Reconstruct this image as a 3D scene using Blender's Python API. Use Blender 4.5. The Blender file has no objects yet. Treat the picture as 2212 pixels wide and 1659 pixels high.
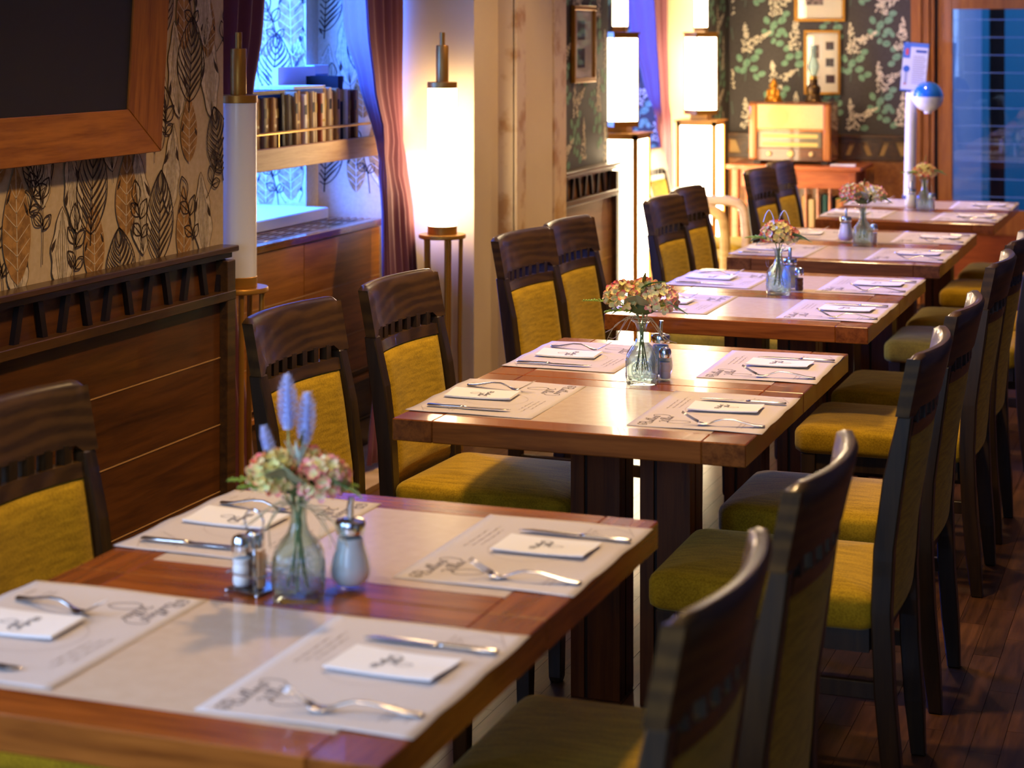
import bpy, bmesh, math, random
from mathutils import Vector, Matrix
random.seed(7)
PI = math.pi
scn = bpy.context.scene
COL = scn.collection

# ------------------------------------------------------------------ camera
YAW = 0.3495
cam_d = bpy.data.cameras.new('camera')
cam = bpy.data.objects.new('camera', cam_d)
COL.objects.link(cam)
cam.location = (0, 0, 1.6055)
cam.rotation_euler = (PI / 2, 0, YAW)
cam_d.sensor_width = 36
cam_d.lens = 4135.5 / 2212 * 36
cam_d.shift_y = -(829.5 - 70.6) / 2212
cam_d.clip_start = 0.05
cam_d.dof.use_dof = True
cam_d.dof.focus_distance = 4.9
cam_d.dof.aperture_fstop = 4.4
scn.camera = cam

# ------------------------------------------------------------------ exposure, world, lights
vs = scn.view_settings
vs.view_transform = 'Standard'
vs.look = 'None'
vs.exposure = 0.5
vs.gamma = 1
vs.use_curve_mapping = False
scn.cycles.caustics_reflective = False
scn.cycles.caustics_refractive = False
scn.cycles.sample_clamp_indirect = 6
scn.cycles.max_bounces = 10
scn.cycles.transparent_max_bounces = 32
w = bpy.data.worlds.new('dusk_sky')
scn.world = w
w.use_nodes = True
bg = w.node_tree.nodes['Background']
bg.inputs[0].default_value = (0.34, 0.5, 1.0, 1)
bg.inputs[1].default_value = 1.7


def area(name, loc, rot, size, power, color, sy=None, spread=None):
    d = bpy.data.lights.new(name, 'AREA')
    d.energy = power
    d.color = color
    d.size = size
    if sy:
        d.shape = 'RECTANGLE'
        d.size_y = sy
    if spread:
        d.spread = spread
    o = bpy.data.objects.new(name, d)
    COL.objects.link(o)
    o.location = loc
    o.rotation_euler = rot
    return o


BLUE = (0.02, 0.125, 1.0)
WARM = (1.0, 0.64, 0.29)
# daylight through the windows (dusk), each just outside its pane
area('niche_daylight', (-4.05, 6.06, 1.75), (0, -PI / 2, 0), 1.6, 520, BLUE, 1.6)
area('far_niche_daylight', (-4.05, 9.95, 1.75), (0, -PI / 2, 0), 1.6, 220, BLUE, 1.6)
area('near_window_daylight', (-2.95, 0.55, 1.7), (0, -PI / 2, 0), 1.5, 120, (0.45, 0.66, 1.0), 1.9)
area('front_window_daylight', (-1.3, -1.62, 1.75), (PI / 2, 0, 0), 1.4, 25, (0.5, 0.7, 1.0), 1.5)
# warm ceiling spots over the row of tables
for k, (x, y, p) in enumerate(((-1.5, 1.6, 7), (-1.25, 4.15, 21), (-1.2, 5.4, 11), (-1.6, 6.9, 15), (-1.3, 8.6, 14),
                               (-1.9, 10.3, 15), (0.5, 7.4, 1.2))):
    d = bpy.data.lights.new('ceiling_spot', 'SPOT')
    d.energy = p * 6
    d.color = WARM
    d.spot_size = math.radians(88 if y == 5.4 else 110)
    d.spot_blend = 0.7
    d.shadow_soft_size = 0.09
    o = bpy.data.objects.new('ceiling_spot', d)
    COL.objects.link(o)
    o.location = (x, y, 2.93)


# ------------------------------------------------------------------ colour and material helpers
def lin(c):
    if isinstance(c, str):
        c = [int(c[i:i + 2], 16) / 255 for i in (0, 2, 4)]
    return tuple((v / 12.92 if v <= 0.04045 else ((v + 0.055) / 1.055) ** 2.4) for v in c)


MATS = {}


def mat(name, col, rough=0.5, metal=0.0, spec=0.5, trans=0.0, ior=1.45, coat=0.0, emit=None, estr=0.0, sheen=0.0, alpha=None):
    if name in MATS:
        return MATS[name]
    m = bpy.data.materials.new(name)
    m.use_nodes = True
    b = m.node_tree.nodes['Principled BSDF']
    b.inputs['Base Color'].default_value = (*lin(col), 1)
    b.inputs['Roughness'].default_value = rough
    b.inputs['Metallic'].default_value = metal
    b.inputs['Specular IOR Level'].default_value = spec
    b.inputs['Transmission Weight'].default_value = trans
    b.inputs['IOR'].default_value = ior
    b.inputs['Coat Weight'].default_value = coat
    b.inputs['Sheen Weight'].default_value = sheen
    if emit:
        b.inputs['Emission Color'].default_value = (*lin(emit), 1)
        b.inputs['Emission Strength'].default_value = estr
    MATS[name] = m
    return m


def nodes_of(m):
    nt = m.node_tree
    return nt, nt.nodes, nt.links, nt.nodes['Principled BSDF']


def wood(name, c1, c2, scale=(3, 60, 60), rough=0.35, coat=0.2, bump=0.05, vary=0.25, knots=1.0):
    """streaky procedural grain; scale is small along the grain"""
    if name in MATS:
        return MATS[name]
    m = mat(name, c1, rough, coat=coat)
    nt, N, L, b = nodes_of(m)
    tc = N.new('ShaderNodeTexCoord')
    oi = N.new('ShaderNodeObjectInfo')
    add = N.new('ShaderNodeVectorMath'); add.operation = 'ADD'
    mul = N.new('ShaderNodeVectorMath'); mul.operation = 'SCALE'; mul.inputs['Scale'].default_value = 7.3
    L.new(oi.outputs['Random'], mul.inputs[0])
    L.new(tc.outputs['Object'], add.inputs[0])
    L.new(mul.outputs[0], add.inputs[1])
    mp = N.new('ShaderNodeMapping'); mp.inputs['Scale'].default_value = scale
    L.new(add.outputs[0], mp.inputs['Vector'])
    n1 = N.new('ShaderNodeTexNoise'); n1.inputs['Scale'].default_value = 1.0; n1.inputs['Detail'].default_value = 6
    n1.inputs['Distortion'].default_value = 0.6 * knots
    L.new(mp.outputs[0], n1.inputs['Vector'])
    mp2 = N.new('ShaderNodeMapping'); mp2.inputs['Scale'].default_value = tuple(s * 5 for s in scale)
    L.new(add.outputs[0], mp2.inputs['Vector'])
    n2 = N.new('ShaderNodeTexNoise'); n2.inputs['Scale'].default_value = 1.0; n2.inputs['Detail'].default_value = 3
    L.new(mp2.outputs[0], n2.inputs['Vector'])
    mx = N.new('ShaderNodeMath'); mx.operation = 'MULTIPLY_ADD'; mx.inputs[1].default_value = 0.35
    L.new(n2.outputs['Fac'], mx.inputs[0]); L.new(n1.outputs['Fac'], mx.inputs[2])
    cr = N.new('ShaderNodeValToRGB')
    cr.color_ramp.elements[0].position = 0.42; cr.color_ramp.elements[0].color = (*lin(c2), 1)
    cr.color_ramp.elements[1].position = 0.82; cr.color_ramp.elements[1].color = (*lin(c1), 1)
    L.new(mx.outputs[0], cr.inputs['Fac'])
    hs = N.new('ShaderNodeHueSaturation')
    mr = N.new('ShaderNodeMapRange'); mr.inputs['To Min'].default_value = 1 - vary; mr.inputs['To Max'].default_value = 1 + vary
    L.new(oi.outputs['Random'], mr.inputs['Value']); L.new(mr.outputs[0], hs.inputs['Value'])
    L.new(cr.outputs['Color'], hs.inputs['Color'])
    L.new(hs.outputs['Color'], b.inputs['Base Color'])
    if bump:
        bp = N.new('ShaderNodeBump'); bp.inputs['Strength'].default_value = bump; bp.inputs['Distance'].default_value = 0.002
        L.new(mx.outputs[0], bp.inputs['Height']); L.new(bp.outputs[0], b.inputs['Normal'])
    return m


def fabric(name, c1, c2, scale, rough=0.9):
    if name in MATS:
        return MATS[name]
    m = mat(name, c1, rough, sheen=0.35, spec=0.2)
    nt, N, L, b = nodes_of(m)
    b.inputs['Sheen Roughness'].default_value = 0.4
    b.inputs['Sheen Tint'].default_value = (0.8, 0.75, 0.3, 1)
    tc = N.new('ShaderNodeTexCoord')
    mp = N.new('ShaderNodeMapping'); mp.inputs['Scale'].default_value = scale
    L.new(tc.outputs['Object'], mp.inputs['Vector'])
    n1 = N.new('ShaderNodeTexNoise'); n1.inputs['Scale'].default_value = 1; n1.inputs['Detail'].default_value = 1
    L.new(mp.outputs[0], n1.inputs['Vector'])
    n2 = N.new('ShaderNodeTexNoise'); n2.inputs['Scale'].default_value = 260; n2.inputs['Detail'].default_value = 4
    L.new(tc.outputs['Object'], n2.inputs['Vector'])
    ma = N.new('ShaderNodeMix'); ma.inputs[0].default_value = 0.45
    L.new(n2.outputs['Fac'], ma.inputs[2]); L.new(n1.outputs['Fac'], ma.inputs[3])
    cr = N.new('ShaderNodeValToRGB')
    cr.color_ramp.elements[0].position = 0.35; cr.color_ramp.elements[0].color = (*lin(c2), 1)
    cr.color_ramp.elements[1].position = 0.62; cr.color_ramp.elements[1].color = (*lin(c1), 1)
    L.new(ma.outputs[0], cr.inputs['Fac'])
    L.new(cr.outputs['Color'], b.inputs['Base Color'])
    bp = N.new('ShaderNodeBump'); bp.inputs['Strength'].default_value = 0.3; bp.inputs['Distance'].default_value = 0.002
    L.new(ma.outputs[0], bp.inputs['Height']); L.new(bp.outputs[0], b.inputs['Normal'])
    return m


def mottled(name, c1, c2, scale=6, rough=0.7, lo=0.4, hi=0.65, detail=6, bump=0.0, spec=0.4):
    if name in MATS:
        return MATS[name]
    m = mat(name, c1, rough, spec=spec)
    nt, N, L, b = nodes_of(m)
    tc = N.new('ShaderNodeTexCoord')
    n = N.new('ShaderNodeTexNoise'); n.inputs['Scale'].default_value = scale; n.inputs['Detail'].default_value = detail
    L.new(tc.outputs['Object'], n.inputs['Vector'])
    cr = N.new('ShaderNodeValToRGB')
    cr.color_ramp.elements[0].position = lo; cr.color_ramp.elements[0].color = (*lin(c2), 1)
    cr.color_ramp.elements[1].position = hi; cr.color_ramp.elements[1].color = (*lin(c1), 1)
    L.new(n.outputs['Fac'], cr.inputs['Fac']); L.new(cr.outputs['Color'], b.inputs['Base Color'])
    if bump:
        bp = N.new('ShaderNodeBump'); bp.inputs['Strength'].default_value = bump; bp.inputs['Distance'].default_value = 0.004
        L.new(n.outputs['Fac'], bp.inputs['Height']); L.new(bp.outputs[0], b.inputs['Normal'])
    return m


def pane(name, tint, gloss=0.12):
    """window glass: mostly clear, part mirror"""
    if name in MATS:
        return MATS[name]
    m = bpy.data.materials.new(name); m.use_nodes = True
    nt = m.node_tree; N = nt.nodes; L = nt.links
    N.remove(N['Principled BSDF'])
    t = N.new('ShaderNodeBsdfTransparent'); t.inputs[0].default_value = (*lin(tint), 1)
    g = N.new('ShaderNodeBsdfGlossy'); g.inputs['Roughness'].default_value = 0.02
    fc = N.new('ShaderNodeLayerWeight'); fc.inputs['Blend'].default_value = 0.5
    pw = N.new('ShaderNodeMath'); pw.operation = 'POWER'; pw.inputs[1].default_value = 4.0
    fr = N.new('ShaderNodeMath'); fr.operation = 'MULTIPLY_ADD'; fr.inputs[1].default_value = 0.6; fr.inputs[2].default_value = gloss * .5
    L.new(fc.outputs['Facing'], pw.inputs[0]); L.new(pw.outputs[0], fr.inputs[0])
    mx = N.new('ShaderNodeMixShader')
    L.new(fr.outputs[0], mx.inputs[0]); L.new(t.outputs[0], mx.inputs[1]); L.new(g.outputs[0], mx.inputs[2])
    L.new(mx.outputs[0], N['Material Output'].inputs['Surface'])
    MATS[name] = m
    return m


def clear_glass(name, tint, edge, refr):
    """thin-walled vessel glass: lets light through, mirrors at grazing angles, bends part of the view"""
    m = bpy.data.materials.new(name); m.use_nodes = True
    nt = m.node_tree; N = nt.nodes; L = nt.links
    N.remove(N['Principled BSDF'])
    t = N.new('ShaderNodeBsdfTransparent'); t.inputs[0].default_value = (*lin(tint), 1)
    g = N.new('ShaderNodeBsdfGlossy'); g.inputs['Roughness'].default_value = 0.03
    r = N.new('ShaderNodeBsdfRefraction'); r.inputs['IOR'].default_value = 1.2; r.inputs['Color'].default_value = (*lin(tint), 1)
    fc = N.new('ShaderNodeLayerWeight'); fc.inputs['Blend'].default_value = 0.5
    pw = N.new('ShaderNodeMath'); pw.operation = 'POWER'; pw.inputs[1].default_value = 3.0
    lw = N.new('ShaderNodeMath'); lw.operation = 'MULTIPLY_ADD'; lw.inputs[1].default_value = edge; lw.inputs[2].default_value = 0.03
    L.new(fc.outputs['Facing'], pw.inputs[0]); L.new(pw.outputs[0], lw.inputs[0])
    a = N.new('ShaderNodeMixShader'); a.inputs[0].default_value = refr
    L.new(t.outputs[0], a.inputs[1]); L.new(r.outputs[0], a.inputs[2])
    mx = N.new('ShaderNodeMixShader')
    L.new(lw.outputs[0], mx.inputs[0]); L.new(a.outputs[0], mx.inputs[1]); L.new(g.outputs[0], mx.inputs[2])
    L.new(mx.outputs[0], N['Material Output'].inputs['Surface'])
    MATS[name] = m
    return m


def glow(name, col, strength):
    if name in MATS:
        return MATS[name]
    m = bpy.data.materials.new(name); m.use_nodes = True
    nt = m.node_tree; N = nt.nodes; L = nt.links
    N.remove(N['Principled BSDF'])
    e = N.new('ShaderNodeEmission'); e.inputs[0].default_value = (*col, 1); e.inputs[1].default_value = strength
    L.new(e.outputs[0], N['Material Output'].inputs['Surface'])
    MATS[name] = m
    return m


def petal_mat(name, c_in, c_mid, c_out):
    """colour runs from the petal's foot to its rim (vertex attribute 'rim')"""
    if name in MATS:
        return MATS[name]
    m = mat(name, c_mid, 0.6)
    nt, N, L, b = nodes_of(m)
    at = N.new('ShaderNodeAttribute'); at.attribute_name = 'rim'
    cr = N.new('ShaderNodeValToRGB')
    cr.color_ramp.elements[0].position = 0.0; cr.color_ramp.elements[0].color = (*lin(c_in), 1)
    cr.color_ramp.elements[1].position = 0.85; cr.color_ramp.elements[1].color = (*lin(c_out), 1)
    e = cr.color_ramp.elements.new(0.4); e.color = (*lin(c_mid), 1)
    L.new(at.outputs['Fac'], cr.inputs['Fac']); L.new(cr.outputs['Color'], b.inputs['Base Color'])
    b.inputs['Subsurface Weight'].default_value = 0.0
    return m


# ------------------------------------------------------------------ mesh builder
class MB:
    def __init__(s):
        s.v = []; s.f = []; s.mi = []; s.rim = []

    def add(s, vs, fs, mi=0, M=None, rim=None):
        o = len(s.v)
        if M is not None:
            vs = [tuple(M @ Vector(p)) for p in vs]
        s.v += [tuple(p) for p in vs]
        s.f += [tuple(i + o for i in f) for f in fs]
        s.mi += [mi] * len(fs)
        s.rim += list(rim) if rim else [0.0] * len(vs)
        return s

    def box(s, x0, x1, y0, y1, z0, z1, mi=0, M=None):
        return s.add([(x0, y0, z0), (x1, y0, z0), (x1, y1, z0), (x0, y1, z0), (x0, y0, z1), (x1, y0, z1), (x1, y1, z1), (x0, y1, z1)],
                     [(0, 3, 2, 1), (4, 5, 6, 7), (0, 1, 5, 4), (1, 2, 6, 5), (2, 3, 7, 6), (3, 0, 4, 7)], mi, M)

    def rings(s, rings, mi=0, cap0=True, cap1=True, M=None):
        n = len(rings[0]); vs = [p for r in rings for p in r]; fs = []
        for k in range(len(rings) - 1):
            for i in range(n):
                j = (i + 1) % n
                fs.append((k * n + i, k * n + j, (k + 1) * n + j, (k + 1) * n + i))
        if cap0: fs.append(tuple(range(n - 1, -1, -1)))
        if cap1: fs.append(tuple((len(rings) - 1) * n + i for i in range(n)))
        return s.add(vs, fs, mi, M)

    def lathe(s, prof, n=20, c=(0, 0, 0), mi=0, cap0=True, cap1=True, M=None):
        return s.rings([[(c[0] + r * math.cos(2 * PI * i / n), c[1] + r * math.sin(2 * PI * i / n), c[2] + z) for i in range(n)] for r, z in prof],
                       mi, cap0, cap1, M)

    def tube(s, pts, r, n=7, mi=0, cap=True, flat=1.0, M=None):
        pts = [Vector(p) for p in pts]
        if not isinstance(r, (list, tuple)): r = [r] * len(pts)
        rg = []; up = Vector((0, 0, 1))
        for k, p in enumerate(pts):
            t = (pts[min(k + 1, len(pts) - 1)] - pts[max(k - 1, 0)]).normalized()
            a = t.cross(up)
            if a.length < 1e-3: a = t.cross(Vector((1, 0, 0)))
            a.normalize(); b2 = a.cross(t)
            up = b2 if abs(t.z) > 0.9 else Vector((0, 0, 1))
            rg.append([tuple(p + a * (r[k] * math.cos(2 * PI * i / n)) + b2 * (r[k] * flat * math.sin(2 * PI * i / n))) for i in range(n)])
        return s.rings(rg, mi, cap, cap, M)

    def ribbon(s, pts, wd, to3, mi=0):
        """flat strip along 2-D points, mapped to 3-D by to3(u, v)"""
        n = len(pts)
        if not isinstance(wd, (list, tuple)): wd = [wd] * n
        vs = []
        for k in range(n):
            ax, ay = pts[max(k - 1, 0)]; bx, by = pts[min(k + 1, n - 1)]
            dx, dy = bx - ax, by - ay; l = math.hypot(dx, dy) or 1
            nx, ny = -dy / l * wd[k] / 2, dx / l * wd[k] / 2
            vs += [to3(pts[k][0] + nx, pts[k][1] + ny), to3(pts[k][0] - nx, pts[k][1] - ny)]
        return s.add(vs, [(2 * k, 2 * k + 1, 2 * k + 3, 2 * k + 2) for k in range(n - 1)], mi)

    def poly(s, pts, to3, mi=0):
        return s.add([to3(*p) for p in pts], [tuple(range(len(pts)))], mi)

    def slab(s, nu, nv, front, back, mi=0):
        """closed sheet between two grids: front(u,v), back(u,v), u and v in 0..1"""
        A = [front(i / nu, j / nv) for j in range(nv + 1) for i in range(nu + 1)]
        B = [back(i / nu, j / nv) for j in range(nv + 1) for i in range(nu + 1)]
        q = len(A); W = nu + 1; fs = []
        for j in range(nv):
            for i in range(nu):
                a = j * W + i
                fs.append((a, a + 1, a + 1 + W, a + W)); fs.append((q + a, q + a + W, q + a + 1 + W, q + a + 1))
        for i in range(nu):
            fs.append((i, q + i, q + i + 1, i + 1)); a = nv * W + i
            fs.append((a, a + 1, q + a + 1, q + a))
        for j in range(nv):
            a = j * W
            fs.append((a, a + W, q + a + W, q + a)); a = j * W + nu
            fs.append((a, q + a, q + a + W, a + W))
        return s.add(A + B, fs, mi)

    def build(s, name, mats, parent=None, smooth=False, bevel=0, seg=1, angle=40):
        me = bpy.data.meshes.new(name)
        me.from_pydata(s.v, [], s.f)
        if not isinstance(mats, (list, tuple)): mats = [mats]
        for m in mats: me.materials.append(m)
        if len(mats) > 1: me.polygons.foreach_set('material_index', s.mi)
        if any(s.rim):
            a = me.attributes.new('rim', 'FLOAT', 'POINT'); a.data.foreach_set('value', s.rim)
        bm = bmesh.new(); bm.from_mesh(me)
        bmesh.ops.recalc_face_normals(bm, faces=bm.faces) if len(s.f) < 60000 else None
        if bevel:
            es = [e for e in bm.edges if len(e.link_faces) == 2 and e.calc_face_angle(0) > math.radians(50)]
            bmesh.ops.bevel(bm, geom=es, offset=bevel, segments=seg, affect='EDGES', profile=0.5)
        bm.to_mesh(me); bm.free()
        if smooth:
            me.polygons.foreach_set('use_smooth', [True] * len(me.polygons))
            if smooth != 'all':
                me.set_sharp_from_angle(angle=math.radians(angle))
        me.update()
        o = bpy.data.objects.new(name, me)
        COL.objects.link(o)
        if parent: o.parent = parent
        return o


def tag(o, label=None, cat=None, group=None, kind=None):
    if label: o['label'] = label
    if cat: o['category'] = cat
    if group: o['group'] = group
    if kind: o['kind'] = kind
    return o


def thing(name, label, cat, loc=(0, 0, 0), rz=0, group=None):
    o = bpy.data.objects.new(name, None)
    o.empty_display_size = 0.1
    COL.objects.link(o)
    o.location = loc; o.rotation_euler = (0, 0, rz)
    return tag(o, label, cat, group)


KIDS = {}


def dup(o, loc=None, rz=None, label=None, group=None, parent=None):
    """copy of a thing with copies of its parts and sub-parts (mesh data shared)"""
    c = o.copy(); COL.objects.link(c)
    if parent is not None: c.parent = parent
    if loc is not None: c.location = loc
    if rz is not None: c.rotation_euler = (0, 0, rz)
    if label: c['label'] = label
    if group: c['group'] = group
    for ch in [x for x in ALL_CH(o)]:
        dup(ch, parent=c)
    return c


def ALL_CH(o):
    if o.name not in KIDS:
        KIDS[o.name] = list(o.children)
    return KIDS[o.name]


def lerp(tab, x):
    if x <= tab[0][0]: return tab[0][1]
    for (a, p), (b, q) in zip(tab, tab[1:]):
        if x <= b: return p + (q - p) * (x - a) / (b - a)
    return tab[-1][1]


def smooth_path(pts, n=6):
    """Catmull-Rom through the points"""
    out = []; P = [pts[0]] + list(pts) + [pts[-1]]
    for i in range(1, len(P) - 2):
        p0, p1, p2, p3 = P[i - 1], P[i], P[i + 1], P[i + 2]
        for k in range(n):
            t = k / n
            out.append(tuple(0.5 * (2 * b + (c - a) * t + (2 * a - 5 * b + 4 * c - d) * t * t + (3 * b - a - 3 * c + d) * t ** 3)
                             for a, b, c, d in zip(p0, p1, p2, p3)))
    out.append(tuple(pts[-1]))
    return out


# ------------------------------------------------------------------ materials
M_table = wood('table_oak', 'a45a1e', '70360c', (3, 45, 45), 0.24, 0.2, 0.02, 0.06)
M_table_y = wood('table_oak_cross', '9a541c', '66310b', (45, 3, 45), 0.24, 0.2, 0.02, 0.06)
M_panel = mottled('table_panel', 'dcc8b2', 'd4bea6', 40, 0.2, 0.3, 0.7)
M_post = wood('pedestal_wood', '6e3d16', '44220a', (40, 40, 2.5), 0.45, 0.1, 0.05, 0.1)
M_chairwood = wood('chair_beech_dark', '4e3619', '281c0c', (30, 5, 22), 0.32, 0.2, 0.02, 0.1)
def add_arcs(m, dark, light, scale):
    nt, N, L, b = nodes_of(m)
    tc = N.new('ShaderNodeTexCoord'); oi = N.new('ShaderNodeObjectInfo')
    cmb = N.new('ShaderNodeCombineXYZ'); L.new(oi.outputs['Random'], cmb.inputs['Y']); L.new(oi.outputs['Random'], cmb.inputs['Z'])
    ad = N.new('ShaderNodeVectorMath'); ad.operation = 'MULTIPLY_ADD'; ad.inputs[1].default_value = (.25, .25, .12)
    L.new(cmb.outputs[0], ad.inputs[0]); L.new(tc.outputs['Object'], ad.inputs[2])
    mp = N.new('ShaderNodeMapping'); mp.inputs['Scale'].default_value = (.2, .55, 1.6); mp.inputs['Location'].default_value = (0, -.12, -1.25)
    L.new(ad.outputs[0], mp.inputs['Vector'])
    wv = N.new('ShaderNodeTexWave'); wv.wave_type = 'RINGS'; wv.rings_direction = 'X'; wv.inputs['Scale'].default_value = scale
    wv.inputs['Distortion'].default_value = 6; wv.inputs['Detail'].default_value = 3; wv.inputs['Detail Scale'].default_value = 1.2
    L.new(mp.outputs[0], wv.inputs['Vector'])
    cr = N.new('ShaderNodeValToRGB')
    cr.color_ramp.elements[0].position = .25; cr.color_ramp.elements[0].color = (*lin(dark), 1)
    cr.color_ramp.elements[1].position = .95; cr.color_ramp.elements[1].color = (*lin(light), 1)
    L.new(wv.outputs['Fac'], cr.inputs['Fac'])
    old = b.inputs['Base Color'].links[0].from_socket
    mx = N.new('ShaderNodeMix'); mx.data_type = 'RGBA'; mx.inputs[0].default_value = .4
    b.inputs['Specular IOR Level'].default_value = .35
    L.new(old, mx.inputs[6]); L.new(cr.outputs['Color'], mx.inputs[7]); L.new(mx.outputs[2], b.inputs['Base Color'])


add_arcs(M_chairwood, '33240f', '60451d', 7)
M_chairleg = wood('chair_leg_dark', '3a2912', '1d1407', (40, 40, 3), 0.4, 0.1, 0.02, 0.1)
M_fab_seat = fabric('olive_fabric_seat', 'b8941a', '8a6c0c', (14, 110, 14))
M_fab_back = fabric('olive_fabric_back', 'bd981a', '8e700c', (14, 14, 110))
M_wains = wood('wainscot_oak', '64390f', '3c1f07', (40, 2.2, 30), 0.4, 0.15, 0.06, 0.08)
M_wains_d = wood('wainscot_rail', '553714', '311d09', (40, 2.5, 40), 0.35, 0.25, 0.05, 0.08)
M_slatd = mat('slat_black_brown', '1a0d06', 0.45)
M_inlay_highlight = mat('inlay_highlight', 'b98a52', 0.4)  # inlay on the radiator cover; on the wainscot a painted groove highlight
M_rad = wood('radiator_oak', 'a86a28', '7c4812', (40, 2.5, 40), 0.35, 0.25, 0.05, 0.08)
M_oak_f = wood('frame_walnut', 'a8671e', '74400c', (40, 3, 40), 0.35, 0.3, 0.05, 0.05)
M_oak_fz = wood('frame_walnut_up', 'a06018', '703c0c', (40, 40, 3), 0.35, 0.3, 0.05, 0.05)
M_board = mat('blackboard', '231f19', 0.5)
M_shelf = wood('shelf_light_oak', 'd2a873', 'b98c58', (60, 4, 60), 0.5, 0.0, 0.05, 0.03)
M_gold = mat('gold_paint', 'b57f2c', 0.38, 0.55)
M_brass = mat('brass', 'c49a4a', 0.3, 0.9)
M_chrome = mat('chrome', 'e2e4e8', 0.12, 1.0)
M_steel = mat('cutlery_steel', 'd8d2ca', 0.22, 1.0)
M_paper = mottled('placemat_paper', 'd6cdc8', 'cfc5c0', 3, 0.75, 0.3, 0.7)
M_napkin = mat('napkin_white', 'f4f2f0', 0.85)
M_ink = mat('print_brown', '463430', 0.8)
M_ink_l = mat('print_pale', 'a89c98', 0.8)
M_glass = clear_glass('clear_glass', 'fcffff', .3, .0)
M_glass_t = clear_glass('tinted_glass', 'eef8f8', .9, .2)
M_sugar = mat('white_sugar', 'ffffff', 0.9)
M_pepper = mat('brown_pepper', '6b4a30', 0.9)
M_pick = mat('toothpick_wood', 'c08a55', 0.7)
M_cream = mottled('cream_plaster', 'e2cda6', 'd8c096', 2, 0.6, 0.3, 0.7)
M_marble = mottled('marble_cream', 'dcc39a', 'b98f5c', 9, 0.35, 0.36, 0.5, 10)
M_paper_b = mottled('wallpaper_beige', 'd0b68c', 'c4a87c', 60, 0.8, 0.3, 0.7)
M_wp_tan = mottled('print_tan', 'b88748', '8f6634', 45, 0.85, 0.38, 0.6)
M_wp_light = mottled('print_light', 'dcc8a4', 'bda680', 60, 0.85, 0.3, 0.6)
M_wp_dark = mat('print_dark', '3e2b19', 0.85)
M_paper_d = mottled('wallpaper_charcoal', '4a4440', '423c38', 60, 0.65, 0.3, 0.7)
M_lil = mottled('print_lilac', 'e9dfc8', 'c9b998', 90, 0.8, 0.35, 0.6)
M_lgreen = mottled('print_leaf_green', '86a98c', '5f8a70', 60, 0.8, 0.35, 0.6)
M_lstem = mat('print_stem', '5f7a68', 0.8)
M_curtain = mat('plum_curtain', '6a3440', 0.75, sheen=0.2)
M_white = mat('white_paint', 'e8e8e8', 0.5)
M_doorwood = wood('door_wood', 'a8672a', '85491a', (40, 40, 3), 0.35, 0.3, 0.03, 0.05)
M_redwood = wood('console_redwood', 'b5622f', '8f431c', (4, 40, 40), 0.35, 0.3, 0.03, 0.05)
M_floor = wood('floor_oak', '5c3b1f', '311d0d', (50, 4, 50), 0.3, 0.0, 0.08, 0.22)
M_joint = mat('floor_joint', '1c120a', 0.8)
M_tile = mottled('tile_beige', 'd0b48a', 'b8996c', 8, 0.5, 0.35, 0.6)
M_ceil = mat('ceiling_cream', 'c4b194', 0.9)
M_wallr = mottled('plaster_warm', '7d6248', '6e543c', 2, 0.8, 0.3, 0.7)
M_leaf = mat('leaf_green', '4f8046', 0.5)
M_leaf2 = mat('leaf_grey_green', '8b9470', 0.55)
M_stem = mat('stem_green', 'a3b070', 0.6)
M_fern = mat('fern_green', '8cae44', 0.6)
M_raffia = mat('raffia', 'c9b78a', 0.7)
M_lav = mat('lavender_blue', 'c6d2fc', 0.8)
M_petal = petal_mat('hydrangea_petal', 'd2dc86', 'f0dc96', 'f07068')
M_petal2 = petal_mat('hydrangea_petal_pale', 'd6e29a', 'f2e2b0', 'f29c96')

# ------------------------------------------------------------------ floor
WL = -2.77                                   # left wall plane
mb = MB().box(-2.76, 2.6, -1.6, 11.5, -0.12, -0.004)
floor = tag(mb.build('floor', M_joint), kind='structure')
PW, PL = 0.068, 0.42
x0s, ncol = -2.75, int((2.6 + 2.75) / PW)
rest = MB(); pl = None; npl = 0
plank_mb = MB().box(0.0006, PW - 0.0006, 0.0006, PL - 0.0006, -0.012, 0)
for c in range(ncol):
    off = (c * 0.37 % 1) * PL
    for r in range(-1, int(13.1 / PL) + 1):
        x, y = x0s + c * PW, -1.6 + r * PL + off
        if y < -1.6 or y + PL > 11.5: continue
        if -1.5 < x < 0.33 and 2.85 < y < 6.1 and npl < 290:
            if pl is None:
                pl = plank_mb.build('plank', M_floor, floor)
                o = pl
            else:
                o = pl.copy(); COL.objects.link(o)
            o.location = (x, y, 0); npl += 1
        else:
            rest.add([(x + .0006, y + .0006, 0), (x + PW - .0006, y + .0006, 0), (x + PW - .0006, y + PL - .0006, 0), (x + .0006, y + PL - .0006, 0)], [(0, 1, 2, 3)])
tag(rest.build('planking', M_floor, floor), kind='stuff')
nf = MB().box(-3.5, -2.76, 5.0, 11.0, -0.12, 0.0)
nf = tag(nf.build('floor', M_tile), kind='structure')
MB().box(-2.775, -2.745, 5.06, 7.0, 0.0, 0.006).build('brass_threshold', M_brass, nf)

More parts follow.
